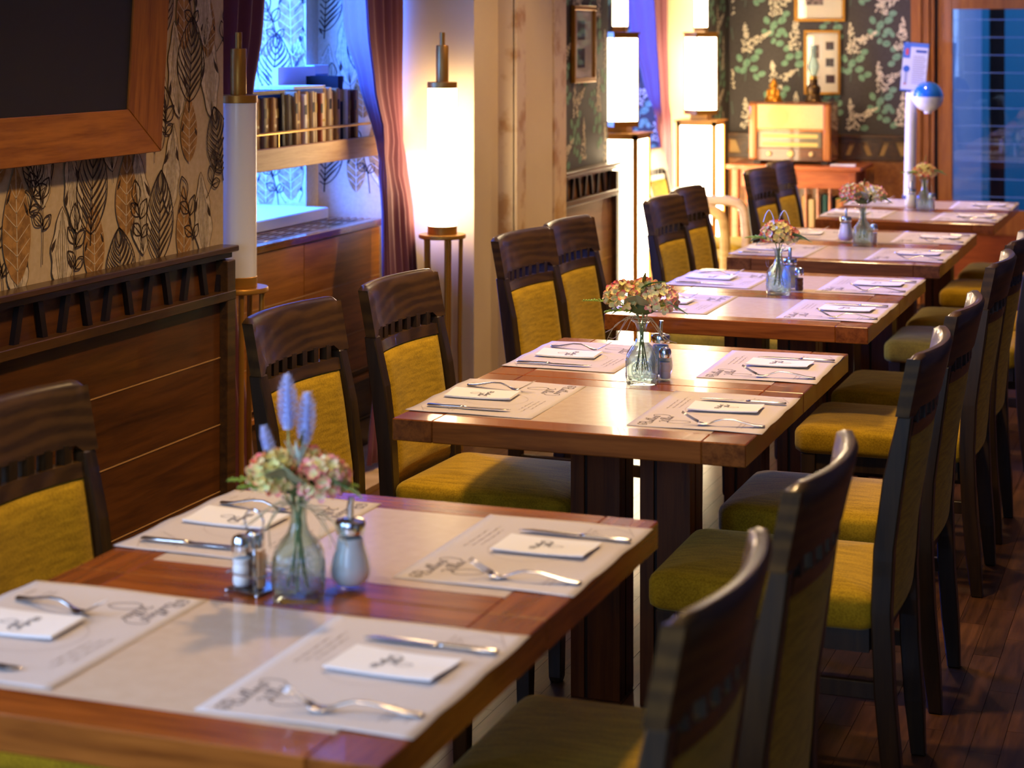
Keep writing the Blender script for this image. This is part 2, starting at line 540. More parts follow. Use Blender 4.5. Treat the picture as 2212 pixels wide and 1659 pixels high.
# ------------------------------------------------------------------ walls
CH = 3.0
mb = MB()
mb.box(-3.0, WL, -1.6, -0.3, 0, CH, 0)                    # 0 beige paper
mb.box(-3.0, WL, -0.3, 1.4, 0, 0.8, 0); mb.box(-3.0, WL, -0.3, 1.4, 2.55, CH, 0)
mb.box(-3.4, WL, 1.4, 5.08, 0, CH, 0)
mb.box(-3.95, -3.4, 5.0, 5.2, 0, CH, 0)                   # first niche: near reveal
mb.box(-3.95, -3.4, 5.2, 6.92, 0, 0.88, 0)
mb.box(-3.95, WL, 5.08, 7.0, 2.62, CH, 0)
mb.box(-3.95, -3.4, 6.92, 7.2, 0, CH, 0)                  # far reveal of the window
mb.box(-3.42, -3.03, 7.03, 7.2, 0, CH, 0)                 # niche side
mb.box(-3.06, -2.71, 7.0, 7.27, 0, CH, 1)                 # 1 cream plaster
mb.box(-3.06, WL, 7.27, 8.97, 0, CH, 2)                   # 2 charcoal paper
mb.box(-3.4, -3.0, 8.85, 8.97, 0, CH, 2)
mb.box(-3.95, -3.4, 8.85, 9.1, 0, CH, 2)
mb.box(-3.95, -3.4, 9.1, 10.8, 0, 0.88, 2)
mb.box(-3.95, WL, 8.97, 10.92, 2.62, CH, 2)
mb.box(-3.95, -3.4, 10.8, 11.1, 0, CH, 2)
mb.box(-3.42, -3.03, 10.94, 11.1, 0, CH, 2)
mb.box(-3.05, -2.772, 10.905, 11.1, 0, CH, 1)
mb.box(-3.0, WL, 10.92, 11.6, 0, CH, 2)
wall_left = tag(mb.build('wall_left', [M_paper_b, M_cream, M_paper_d]), kind='structure')
mb = MB()
mb.box(-3.0, -1.64, 11.5, 11.7, 0, CH, 0); mb.box(-0.4, 2.8, 11.5, 11.7, 0, CH, 0); mb.box(-1.64, -0.4, 11.5, 11.7, 2.06, CH, 0)
wall_back = tag(mb.build('wall_back', M_paper_d), kind='structure')
tag(MB().box(2.6, 2.8, -1.6, 11.6, 0, CH).build('wall_right', M_wallr), kind='structure')
mb = MB()
mb.box(-3.0, -2.0, -1.8, -1.6, 0, CH); mb.box(0.8, 2.8, -1.8, -1.6, 0, CH); mb.box(-2.0, 0.8, -1.8, -1.6, 0, 0.9); mb.box(-2.0, 0.8, -1.8, -1.6, 2.6, CH)
tag(mb.build('wall_front', M_wallr), kind='structure')
tag(MB().box(-4.0, 2.8, -1.8, 11.7, CH, CH + 0.15).build('ceiling', M_ceil), kind='structure')

# pilaster between the niches: marble edge, inset cream panel
pil = tag(MB().box(WL, -2.64, 7.27, 7.9, 0, CH).build('trim_1', M_marble), kind='structure')
MB().box(-2.645, -2.628, 7.27, 7.375, 0, CH).build('marble_edge', M_marble, pil)
MB().box(-2.645, -2.628, 7.74, 7.9, 0, CH).build('marble_edge', M_marble, pil)
MB().box(-2.645, -2.634, 7.385, 7.73, 0, CH).build('cream_panel', M_cream, pil)


def window(n, x, y0, y1, z0, z1, along='y'):
    root = MB()
    t = 0.06
    def bx(a, b, c, d):
        if along == 'y': root.box(x - 0.04, x + 0.03, a, b, c, d)
        else: root.box(a, b, x - 0.04, x + 0.03, c, d)
    m = (y0 + y1) / 2
    bx(y0, y0 + t, z0, z1); bx(y1 - t, y1, z0, z1); bx(y0 + t, y1 - t, z0, z0 + t); bx(y0 + t, y1 - t, z1 - t, z1); bx(m - t / 2, m + t / 2, z0 + t, z1 - t)
    o = tag(root.build('window_%d' % n, M_white), kind='structure')
    for a, b in ((y0 + t, m - t / 2), (m + t / 2, y1 - t)):
        p = MB()
        if along == 'y': p.box(x - 0.004, x + 0.002, a, b, z0 + t, z1 - t)
        else: p.box(a, b, x - 0.004, x + 0.002, z0 + t, z1 - t)
        p.build('pane', pane('window_pane', 'f4f8ff', 0.1), o)
    return o


w1 = window(1, -3.88, 5.2, 6.92, 0.9, 2.62)
MB().box(-3.85, -3.3, 5.2, 6.92, 0.865, 0.91).build('sill', M_white, w1, bevel=0.004)
w2 = window(2, -3.88, 9.1, 10.8, 0.9, 2.62)
MB().box(-3.85, -3.3, 9.1, 10.8, 0.865, 0.91).build('sill', M_white, w2, bevel=0.004)
window(3, -2.85, -0.3, 1.4, 0.8, 2.55)
window(4, -1.7, -2.0, 0.8, 0.9, 2.6, 'x')

# ------------------------------------------------------------------ printed wallpaper: bold leaves
def leafA(mb, to3, cx, cy, w, h, rot=0, bend=0.0):
    w *= 1.22
    ca, sa = math.cos(rot), math.sin(rot)
    def T(x, y):
        x += bend * w * math.sin(PI * (y / h + 0.5))
        return (cx + x * ca - y * sa, cy + x * sa + y * ca)
    prof = lambda s: math.sin(PI * min(1, max(0, s)) ** 0.85) ** 0.8 * w / 2
    N = 22
    for sd in (-1, 1):
        mb.ribbon([T(sd * prof(k / N), -h / 2 + h * k / N) for k in range(N + 1)], 0.0045, lambda u, v: to3(u, v, 3), 2)
        for k in range(8):
            s0 = 0.04 + k * 0.1
            pts = []
            for q in range(7):
                t = q / 6
                s = min(0.995, s0 + 0.24 * t + 0.07 * t * t)
                pts.append(T(sd * prof(s) * t, -h / 2 + h * s))
            mb.ribbon(pts, [0.002 + 0.0056 * math.sin(PI * min(1, t / 6 + 0.1)) * (1.25 if sd > 0 else .8) for t in range(7)], lambda u, v: to3(u, v, 3), 2)
    mb.ribbon([T(0, -h / 2 - 0.03 + (h + 0.03) * k / 8) for k in range(9)], [0.006 - 0.0005 * k for k in range(9)], lambda u, v: to3(u, v, 3), 2)


def leafT(mb, to3, cx, cy, w, h, rot=0):
    ca, sa = math.cos(rot), math.sin(rot)
    T = lambda x, y: (cx + x * ca - y * sa, cy + x * sa + y * ca)
    prof = lambda s: (math.sin(PI * s ** 0.8) ** 0.9 * w / 2 if 0 < s < 1 else 0)
    N = 14
    for k in range(N):
        a, b = k / N, (k + 1) / N
        mb.poly([T(-prof(a), -h / 2 + h * a), T(prof(a), -h / 2 + h * a), T(prof(b), -h / 2 + h * b), T(-prof(b), -h / 2 + h * b)], lambda u, v: to3(u, v, 1), 0)
    mb.ribbon([T(0, -h / 2 + h * k / 6) for k in range(7)], 0.003, lambda u, v: to3(u, v, 2), 1)
    for sd in (-1, 1):
        for k in range(6):
            s0 = 0.12 + 0.12 * k
            mb.ribbon([T(sd * prof(min(.98, s0 + .13 * t)) * t * 0.92, -h / 2 + h * min(.98, s0 + .13 * t)) for t in (0, .35, .7, 1)], 0.0022, lambda u, v: to3(u, v, 2), 1)
        a = random.uniform(.3, .7)
        mb.ribbon([T(sd * prof(a + .12 * t) * (.9 - .2 * t), -h / 2 + h * (a + .12 * t)) for t in (0, .3, .6, 1)], [0.002, 0.010, 0.008, 0.001], lambda u, v: to3(u, v, 2), 2)


def leafF(mb, to3, cx, cy, w, h, rot=0):
    ca, sa = math.cos(rot), math.sin(rot)
    T = lambda x, y: (cx + x * ca - y * sa, cy + x * sa + y * ca)
    wob = random.uniform(0, 6)
    prof = lambda s: (math.sin(PI * s ** 0.8) ** 0.85 * w / 2 * (1 + .1 * math.sin(19 * s + wob)) if 0 < s < 1 else 0)
    N = 16
    for k in range(N):
        a, b = k / N, (k + 1) / N
        mb.poly([T(-prof(a), -h / 2 + h * a), T(prof(a), -h / 2 + h * a), T(prof(b), -h / 2 + h * b), T(-prof(b), -h / 2 + h * b)], lambda u, v: to3(u, v, 1), 1)
    for sd in (-1, 1):
        mb.ribbon([T(sd * prof(k / N), -h / 2 + h * k / N) for k in range(N + 1)], 0.0018, lambda u, v: to3(u, v, 2), 2)
        for k in range(3):
            e = 0.25 + 0.28 * k
            mb.ribbon([T(sd * prof(min(.97, .1 + .8 * t)) * e * t ** .5, -h / 2 + h * (.03 + (.9 - .1 * k) * t)) for t in (0, .2, .4, .6, .8, 1)], 0.0013, lambda u, v: to3(u, v, 2), 2)
        a = random.uniform(.2, .6)
        mb.ribbon([T(sd * prof(a + .16 * t) * (.92 - .25 * t), -h / 2 + h * (a + .16 * t)) for t in (0, .25, .5, .75, 1)], [0.001, 0.012, 0.014, 0.006, 0.001], lambda u, v: to3(u, v, 2), 2)
    mb.ribbon([T(0, -h / 2 - .03 + (h + .02) * k / 6) for k in range(7)], 0.0018, lambda u, v: to3(u, v, 2), 2)


def sprig(mb, to3, cx, cy, h, rot=0):
    ca, sa = math.cos(rot), math.sin(rot)
    T = lambda x, y: (cx + x * ca - y * sa, cy + x * sa + y * ca)
    mb.ribbon([T(.012 * math.sin(3 * k / 6), h * k / 6) for k in range(7)], 0.003, lambda u, v: to3(u, v, 3), 2)
    for (s, a, l) in ((1, 0.1, .075), (.8, 0.75, .06), (.75, -0.7, .065), (.45, .8, .055), (.4, -.9, .05)):
        bx, by = .012 * math.sin(3 * s), h * s
        for e in (-1, 0, 1):
            pts = []
            for k in range(7):
                t = k / 6
                ww = math.sin(PI * t) * .3 * l * e
                pts.append((bx + math.sin(-a) * t * l + math.cos(a) * ww, by + math.cos(a) * t * l + math.sin(a) * ww))
            mb.ribbon([T(*p) for p in pts], [0.0025 if e == 0 else 0.0042] * 7 if e else [0.003, .004, .004, .003, .002, .002, .001], lambda u, v: to3(u, v, 3), 2)


TILE = [  # kind, u, v, w, h, rot
    (leafF, 4.30, 1.42, .10, .28, -.1), (leafF, 4.52, 1.46, .11, .3, .2), (leafF, 4.70, 1.40, .09, .26, -.15), (leafF, 4.12, 1.30, .10, .28, .1), (leafF, 4.27, 1.20, .08, .24, .2), (leafF, 4.77, 1.22, .09, .26, -.1), (leafT, 4.66, 1.52, .1, .24, .05), (leafT, 4.28, 1.55, .1, .24, -.05), (leafF, 4.09, 1.52, .1, .28, .1),
    (leafF, 4.44, 1.36, .10, .26, .15), (leafF, 4.60, 1.14, .11, .30, .12), (leafF, 4.95, 1.07, .10, .26, .1), (leafF, 4.80, 1.50, .10, .28, .1),
    (leafF, 4.22, 1.05, .10, .22, 0), (leafF, 4.99, 1.50, .1, .3, .1),
    (leafT, 4.87, 1.33, .095, .2, 0), (leafT, 4.53, 1.17, .11, .24, -.03), (leafT, 4.37, 1.05, .10, .22, 0.02), (leafT, 4.02, 1.13, .12, .30, .03), (leafT, 4.84, 1.05, .085, .24, 0),
    (leafT, 4.98, 1.63, .09, .2, 0),
    (leafA, 4.88, 1.53, .125, .25, -.08), (leafA, 4.706, 1.09, .12, .26, -.05), (leafA, 4.36, 1.21, .12, .27, -.06), (leafA, 5.04, 1.29, .11, .2, .25), (leafA, 4.50, .98, .12, .2, .1),
    (sprig, 4.13, 1.02, .22, .1), (sprig, 4.60, .98, .15, .1), (sprig, 4.72, 1.28, .10, -.1), (sprig, 4.97, 1.12, .12, -.5), (sprig, 5.03, 1.55, .12, -.6), (sprig, 4.26, .93, .16, -.1), (sprig, 4.9, 0.93, .2, .25)]


def clip(mb, inside):
    keep = [k for k, f in enumerate(mb.f) if inside([mb.v[i] for i in f])]
    mb.f = [mb.f[k] for k in keep]; mb.mi = [mb.mi[k] for k in keep]


def print_leaves(to3, u0, u1, v0, v1, su, sv, lo, hi, loz, hiz):
    mb = MB(); n = [0]
    for i in range(lo, hi):
        for j in range(loz, hiz):
            for it in TILE:
                f, u, v = it[:3]
                uu, vv = u + i * .93 + su, v + j * .62 + sv
                if u0 - .25 < uu < u1 + .25 and v0 - .3 < vv < v1 + .3:
                    n[0] += 1
                    f(mb, (lambda u, v, l, q=n[0] * .02: to3(u, v, l + q)), uu, vv, *it[3:])
    return mb


def to_left(u, v, l): return (WL + 0.0004 * l, u, v)


mb = print_leaves(to_left, 1.4, 5.08, .9, 3.0, 0, 0, -4, 1, 0, 4)
clip(mb, lambda vs: all(1.4 < p[1] < 5.078 and 0.9 < p[2] < 2.995 for p in vs))
tag(mb.build('printed_leaves', [M_wp_tan, M_wp_light, M_wp_dark], wall_left), kind='stuff')


def to_side(u, v, l): return (u, 7.03 - 0.0004 * l, v)


mb = print_leaves(to_side, -3.45, -3.0, .9, 2.65, -8.07, .03, 0, 2, 0, 3)
clip(mb, lambda vs: all(-3.4 < p[0] < -3.03 and 0.88 < p[2] < 2.615 for p in vs))
tag(mb.build('printed_leaves', [M_wp_tan, M_wp_light, M_wp_dark], wall_left), kind='stuff')


def to_rev(u, v, l): return (u, 6.92 - 0.0004 * l, v)


mb = print_leaves(to_rev, -3.9, -3.4, .9, 2.65, -8.42, -.05, 0, 2, 0, 4)
clip(mb, lambda vs: all(-3.82 < p[0] < -3.4 and 0.91 < p[2] < 2.615 for p in vs))
tag(mb.build('printed_leaves', [M_wp_tan, M_wp_light, M_wp_dark], wall_left), kind='stuff')

# ------------------------------------------------------------------ printed wallpaper: lilac on charcoal
def blob(mb, to3, u, v, r, n, l, mi, sq=1.0, rot=0.0):
    ca, sa = math.cos(rot), math.sin(rot)
    pts = []
    for k in range(n):
        a = 2 * PI * k / n
        x, y = r * math.cos(a), r * sq * math.sin(a)
        pts.append((u + x * ca - y * sa, v + x * sa + y * ca))
    mb.poly(pts, lambda a, b: to3(a, b, l), mi)


def panicle(mb, to3, u, v, h, w, rot):
    ca, sa = math.cos(rot), math.sin(rot)
    n = int(95 * h / .18)
    for k in range(n):
        q = random.random() ** 1.15
        ww = w / 2 * (1 - q) ** .7 * (.55 + .45 * abs(math.sin(9.5 * q + rot)))
        x = random.uniform(-1, 1) * ww
        y = q * h - abs(x) * .35 + random.uniform(-.006, .006)
        blob(mb, to3, u + x * ca - y * sa, v + x * sa + y * ca, random.uniform(.0042, .0075), 5, 3 + 0.02 * k, 0, 1, random.uniform(0, 1))


def lilac_a(mb, to3, u, v):
    mb.ribbon([(u + .02, v), (u + .0, v - .1), (u - .01, v - .2)], .004, lambda a, b: to3(a, b, 1), 2)
    for q, (x, y, r, ro) in enumerate(((.05, -.06, .030, .5), (.0, -.09, .030, 1), (-.045, -.06, .026, 2), (.075, -.02, .026, .2), (-.02, -.135, .026, .8), (.045, -.125, .028, .2), (-.055, -.13, .024, 2.5), (-.075, .07, .026, .3), (-.11, .05, .024, 2.2))):
        blob(mb, to3, u + x, v + y, r, 8, 1.5 + .07 * q, 1, .72, ro)
    panicle(mb, to3, u + .01, v - .02, .17, .10, .12)
    panicle(mb, to3, u + .045, v + .04, .12, .065, -1.05)


def lilac_b(mb, to3, u, v):
    mb.ribbon([(u, v), (u + .02, v - .12), (u + .03, v - .2)], .004, lambda a, b: to3(a, b, 1), 2)
    for q, (x, y, r, ro) in enumerate(((-.045, -.03, .026, .6), (-.09, .0, .026, .1), (-.13, .015, .02, 1), (-.10, .05, .02, .2), (-.055, .055, .02, 2), (-.03, -.08, .028, .5), (.025, -.07, .03, 1.1), (-.06, -.12, .024, .4), (.03, -.125, .03, .3))):
        blob(mb, to3, u + x, v + y, r, 8, 1.5 + .07 * q, 1, .75, ro)
    panicle(mb, to3, u, v - .03, .19, .10, -.05)


def print_lilac(to3, u0, u1, v0, v1, su, sv):
    mb = MB()
    for i in range(-4, 10):
        for j in range(-3, 6):
            for f, a, b in ((lilac_a, 0, 0), (lilac_b, .127, -.2), (lilac_a, .475, -.23), (lilac_b, .36, .02)):
                u, v = su + .644 * i + a, sv + .456 * j + b
                if u0 - .15 < u < u1 + .15 and v0 - .2 < v < v1 + .2: f(mb, to3, u, v)
    return mb


LIL = [M_lil, M_lgreen, M_lstem]
mb = print_lilac(lambda u, v, l: (u, 11.5 - .0004 * l, v), -2.77, 2.6, .95, 3.0, -1.85, 1.74)
clip(mb, lambda vs: all((-2.76 < p[0] < -1.66 or -.37 < p[0] < 2.59 or p[2] > 2.15) and 1.0 < p[2] < 2.99 for p in vs))
tag(mb.build('printed_lilac', LIL, wall_back), kind='stuff')
mb = print_lilac(lambda u, v, l: (WL + .0004 * l, u, v), 7.9, 8.97, .95, 3.0, 8.45, 1.70)
clip(mb, lambda vs: all(7.9 < p[1] < 8.96 and .97 < p[2] < 2.99 for p in vs))
tag(mb.build('printed_lilac', LIL, wall_left), kind='stuff')
mb = print_lilac(lambda u, v, l: (WL + .0004 * l, u, v), 10.92, 11.5, .95, 3.0, 11.2, 1.62)
clip(mb, lambda vs: all(10.94 < p[1] < 11.49 and .97 < p[2] < 2.99 for p in vs))
tag(mb.build('printed_lilac', LIL, wall_left), kind='stuff')
mb = print_lilac(lambda u, v, l: (u, 10.94 - .0004 * l, v), -3.42, -3.0, .95, 1.85, -3.2, 1.66)
clip(mb, lambda vs: all(-3.41 < p[0] < -3.05 and .9 < p[2] < 1.9 for p in vs))
tag(mb.build('printed_lilac', LIL, wall_left), kind='stuff')

# ------------------------------------------------------------------ wainscot with slanted slats
def wainscot(n, y0, y1, xw, ztop, boards, parent_name, slat_y, post=True, mats=(M_wains, M_wains_d)):
    Mb, Mr = mats
    root = tag(MB().box(xw, xw + .02, y0, y1, 0.08, ztop - .02).build('trim_%d' % n, Mb), kind='structure')
    MB().box(xw, xw + .064, y0, y1 + .012, ztop - .014, ztop + .004).build('cap_rail', Mr, root, bevel=.003)
    MB().box(xw + .015, xw + .046, y0, y1, ztop - .032, ztop - .014).build('top_rail', Mr, root)
    MB().box(xw + .015, xw + .06, y0, y1, ztop - .155, ztop - .128).build('middle_rail', Mr, root, bevel=.002)
    if post:
        MB().box(xw, xw + .058, y1 - .05, y1, 0, ztop - .038).build('end_post', Mr, root, bevel=.002)
    first = None
    for k, (y, lean) in enumerate(slat_y):
        s = MB()
        za, zb = ztop - .13, ztop - .036
        d = lean * .011
        s.add([(xw + .02, y - .011 - d, za), (xw + .035, y - .011 - d, za), (xw + .035, y + .011 - d, za), (xw + .02, y + .011 - d, za),
               (xw + .02, y - .011 + d, zb), (xw + .035, y - .011 + d, zb), (xw + .035, y + .011 + d, zb), (xw + .02, y + .011 + d, zb)],
              [(0, 3, 2, 1), (4, 5, 6, 7), (0, 1, 5, 4), (1, 2, 6, 5), (2, 3, 7, 6), (3, 0, 4, 7)])
        s.build('slat', M_slatd, root)
    z = ztop - .155
    for h in boards:
        MB().box(xw + .02, xw + .033, y0, y1 - (.05 if post else 0), z - h + .003, z).build('panel', Mb, root, bevel=.0015)
        MB().box(xw + .02, xw + .0345, y0, y1 - (.05 if post else 0), z - h - .0012, z - h + .002).build('inlay_highlight', M_inlay_highlight, root)  # pale strip standing in for the highlight along the groove
        z -= h
    MB().box(xw + .018, xw + .04, y0, y1, 0, .08).build('plinth', Mr, root)
    return root


sl = [(5.01 - .1025 * k, 1 if k % 2 == 0 else -1) for k in range(24)]
wainscot(2, 2.5, 5.05, WL, .972, (.168, .197, .197, .18), 'w', sl)
sl = [(8.9 - .095 * k, 1 if k % 2 == 0 else -1) for k in range(11)]
M_wains_lit = wood('wainscot_far_lit', '8d6238', '6b4826', (40, 2.2, 30), 0.4, 0.15, 0.04, 0.08)  # lighter copy of the wainscot oak, strong light put into the colour
wainscot(3, 7.9, 8.98, WL, .972, (.3, .45), 'w', sl, mats=(M_wains_lit, M_wains_d))
# back wall wainscot (openings show the board behind, light put into its colour)
root = tag(MB().box(-2.77, -1.66, 11.48, 11.5, .08, .98).build('trim_4', M_rad), kind='structure')
MB().box(-2.77, -1.655, 11.45, 11.5, .975, .995).build('cap_rail', M_wains_d, root, bevel=.003)
MB().box(-2.77, -1.66, 11.458, 11.49, .955, .975).build('top_rail', M_wains_d, root)
MB().box(-2.77, -1.66, 11.458, 11.49, .845, .872).build('middle_rail', M_wains_d, root)
lb = MB().box(-2.76, -1.67, 11.474, 11.479, .872, .952).build('backing', mat('backing_lit', 'b08c52', .6), root)
xx = [-2.72 + .1 * k for k in range(11)]
for k in range(10):
    a, b = xx[k], xx[k + 1]
    d = .016 if k % 2 else -.016
    s = MB()
    s.add([(a - .008 - d + .02, 11.464, .872), (b - .02 + d, 11.464, .872), (b - .02 + d, 11.47, .872), (a - .008 - d + .02, 11.47, .872),
           (a - .008 + d + .02, 11.464, .952), (b - .02 - d, 11.464, .952), (b - .02 - d, 11.47, .952), (a - .008 + d + .02, 11.47, .952)],
          [(0, 3, 2, 1), (4, 5, 6, 7), (0, 1, 5, 4), (1, 2, 6, 5), (2, 3, 7, 6), (3, 0, 4, 7)])
    s.build('slat', M_wains_d, root)
for k in range(3):
    MB().box(-2.765 + .37 * k, -2.4 + .37 * k, 11.465, 11.48, .1, .842).build('panel', M_rad, root, bevel=.002)

# ------------------------------------------------------------------ first niche: radiator cover, shelf
rc = thing('radiator_cover', 'brown wooden radiator cover with slotted top below the book shelf', 'radiator cover', (-3.1, 5.2, 0))
def rb(n, x0, x1, y0, y1, z0, z1, m=M_rad, bev=.002):
    return MB().box(x0 + 3.1, x1 + 3.1, y0 - 5.2, y1 - 5.2, z0, z1).build(n, m, rc, bevel=bev)
M_radt = wood('radiator_top', '7a4a1c', '55300e', (40, 2.5, 40), 0.18, 0.6, 0.02, 0.05)
rb('top_edge', -3.14, -3.092, 5.22, 7.0, .84, .866, M_radt)
rb('top_board', -3.40, -3.29, 5.22, 7.0, .84, .864, M_radt)
for k in range(5):
    rb('slat', -3.285 + .0305 * k, -3.274 + .0305 * k, 5.22, 7.0, .846, .865, M_radt, 0)
for k in range(13):
    rb('cross_bar', -3.29, -3.14, 5.24 + .14 * k, 5.278 + .14 * k, .842, .864, M_radt, 0)
zz = (.838, .645, .448, .30)
ys = (5.22, 5.76, 6.294, 6.97)
for a, b in zip(zz, zz[1:]):
    for c, d in zip(ys, ys[1:]):
        rb('panel', -3.112, -3.1, c + .0015, d - .0015, b + .003, a - .0015, bev=.001)
    rb('inlay_highlight', -3.11, -3.0985, 5.22, 6.97, b - .001, b + .003, M_inlay_highlight, 0)
rb('kick_board', -3.13, -3.11, 5.22, 6.97, .1, .3, M_wains_d)
rb('lower_rail', -3.11, -3.09, 5.22, 6.97, .255, .275, M_rad)
rb('plinth', -3.11, -3.085, 5.22, 6.97, 0, .1, M_wains_d)

sh = thing('wall_shelf', 'pale oak shelf with a deep front edge and a brass rail, in the window niche', 'shelf', (-3.1, 5.2, 1.12))
MB().box(-.29, 0, 0.005, 1.80, .04, .062).build('shelf_board', M_shelf, sh)
MB().box(-.02, .004, 0.005, 1.80, 0, .078).build('front_edge', M_shelf, sh, bevel=.002)
rl = MB().tube([(-.006, .01, .13), (-.006, 1.79, .13)], .0055, 8).build('rail', M_brass, sh, smooth=True)
for y in (.02, .9, 1.78):
    MB().tube([(-.006, y, .07), (-.006, y, .13)], .004, 6).build('rail_post', M_brass, rl)

ORD = ('first', 'second', 'third', 'fourth', 'fifth', 'sixth', 'seventh', 'eighth', 'ninth', 'tenth', 'eleventh', 'twelfth', 'thirteenth', 'fourteenth',
       'fifteenth', 'sixteenth', 'seventeenth', 'eighteenth', 'nineteenth', 'twentieth', 'twenty-first', 'twenty-second', 'twenty-third', 'twenty-fourth',
       'twenty-fifth', 'twenty-sixth', 'twenty-seventh', 'twenty-eighth', 'twenty-ninth', 'thirtieth', 'thirty-first', 'thirty-second', 'thirty-third', 'thirty-fourth', 'thirty-fifth', 'thirty-sixth', 'thirty-seventh', 'thirty-eighth', 'thirty-ninth', 'fortieth', 'forty-first', 'forty-second', 'forty-third', 'forty-fourth')
BK = {'dark red': '5a2a20', 'tan': 'c29a5e', 'brown': '8e6438', 'teal': '2f5a54', 'black': '1d1b1c', 'cream': 'd8c294', 'gold': 'b89a4c', 'ochre': 'c48e46', 'grey': '8c8062', 'rust': '9c4a2a', 'white': 'e8e0cc'}
books = (('dark red', .020, .185), ('tan', .022, .195), ('teal', .022, .195), ('brown', .026, .19), ('ochre', .024, .19), ('tan', .026, .19), ('grey', .026, .192), ('gold', .024, .19), ('tan', .028, .19),
         ('brown', .034, .188), ('black', .03, .205), ('white', .014, .21), ('gold', .016, .21), ('grey', .018, .2), ('black', .022, .2), ('grey', .022, .195), ('tan', .024, .205), ('brown', .03, .2), ('ochre', .026, .21),
         ('white', .03, .195), ('cream', .026, .2), ('rust', .024, .195), ('cream', .036, .195), ('tan', .026, .215), ('cream', .026, .215), ('tan', .028, .2), ('brown', .022, .205), ('black', .046, .255), ('white', .02, .205),
         ('brown', .03, .2), ('tan', .026, .2), ('dark red', .03, .2))
books = books[:9] + (('ochre', .022, .192), ('tan', .024, .188)) + books[9:20] + (('tan', .024, .205), ('gold', .022, .2), ('cream', .024, .205), ('brown', .022, .2)) + books[20:27] + (('tan', .026, .21), ('cream', .022, .205)) + books[27:] + (('ochre', .024, .2), ('grey', .026, .2))
M_pages = mottled('book_pages', 'e6dcc4', 'cdbf9f', 80, .8, .3, .7)


def book(name, th, h, dp, colr, label, group=None, band=None):
    """upright book: spine faces +x, thickness along y, foot at z 0"""
    t = thing(name, label, 'book', group=group)
    cm = mottled('book_' + colr.replace(' ', '_'), BK[colr], BK[colr], 50, .6)
    c = MB()
    r = [(-dp, -th / 2), (-.004, -th / 2), (0, -th / 2 + .004), (0.001, 0), (0, th / 2 - .004), (-.004, th / 2), (-dp, th / 2), (-dp, th / 2 - .002), (-.006, th / 2 - .002), (-.006, -th / 2 + .002), (-dp, -th / 2 + .002)]
    c.rings([[(x, y, 0) for x, y in r], [(x, y, h) for x, y in r]])
    c.build('cover', cm, t)
    MB().box(-dp + .003, -.006, -th / 2 + .002, th / 2 - .002, .003, h - .003).build('pages', M_pages, t)
    if band:
        MB().box(.0006, .0016, -th / 2 + .003, th / 2 - .003, h * band[0], h * band[1]).build('spine_label', band[2], t)
    return t


y = 5.905
Mlab = (mat('label_dark', '2b2118', .6), mat('label_pale', 'd8c8a0', .6), mat('label_gold', 'c09a3c', .4))
for k, (c, th, h) in enumerate(books):
    th *= .84
    band = ((.62, .8, Mlab[k % 3]) if k % 3 != 1 else (.45, .5, Mlab[2])) if th > .0195 else None
    b = book('book', th, h, .14, c, '%s book from the left on the niche shelf, %s spine' % (ORD[k].capitalize(), c), 'books on the niche shelf', band)
    lean = .02 + .035 * max(0, min(1, min((k - 8) / 5, (28 - k) / 5)))
    b.rotation_euler = (lean, 0, 0)
    b.location = (-3.127 - .006 * (k % 3), y + th / 2 + (h * .5 * lean if 0 else 0), 1.1835)
    y += th + .0015
# books lying flat on the row and larger ones behind
def flat_book(label, x, y, z, lx, ly, th, colr, rz=0):
    t = thing('book', label, 'book', (x, y, z), rz, 'books lying on the niche shelf row')
    cm = mat('book_' + colr, colr, .5)
    MB().box(-lx / 2, lx / 2, -ly / 2, ly / 2, 0, .003).build('cover', cm, t)
    MB().box(-lx / 2, lx / 2, -ly / 2, ly / 2, th - .003, th).build('cover', cm, t)
    MB().box(-lx / 2 + .004, lx / 2 - .004, -ly / 2 + .003, ly / 2 - .003, .003, th - .003).build('pages', M_pages, t)
    return t
flat_book('Flat navy book lying across the left end of the shelved books', -3.2, 6.06, 1.386, .15, .30, .014, '1c2840', .05)
flat_book('Flat pale magazine lying on the middle of the shelved books', -3.21, 6.42, 1.398, .15, .22, .010, 'd6dde6', -.1)
t = thing('book', 'Large white book standing upright behind the row of books', 'book', (-3.3, 6.60, 1.1825))
MB().box(-.02, .004, -.13, .19, 0, .29).build('cover', mat('book_white_card', 'dfe4ea', .6), t)
MB().box(-.016, 0, -.128, .188, .004, .2915).build('pages', M_pages, t)
t = thing('book', 'Pale blue book standing at the right behind the black spine', 'book', (-3.325, 6.86, 1.1825))
MB().box(-.02, .02, -.06, .07, 0, .295).build('cover', mat('book_pale_blue', 'b8cfe6', .6), t)
MB().box(.0195, .0215, -.05, .06, .2, .26).build('cover_label', mat('label_blue', '3a6fb0', .6), t)

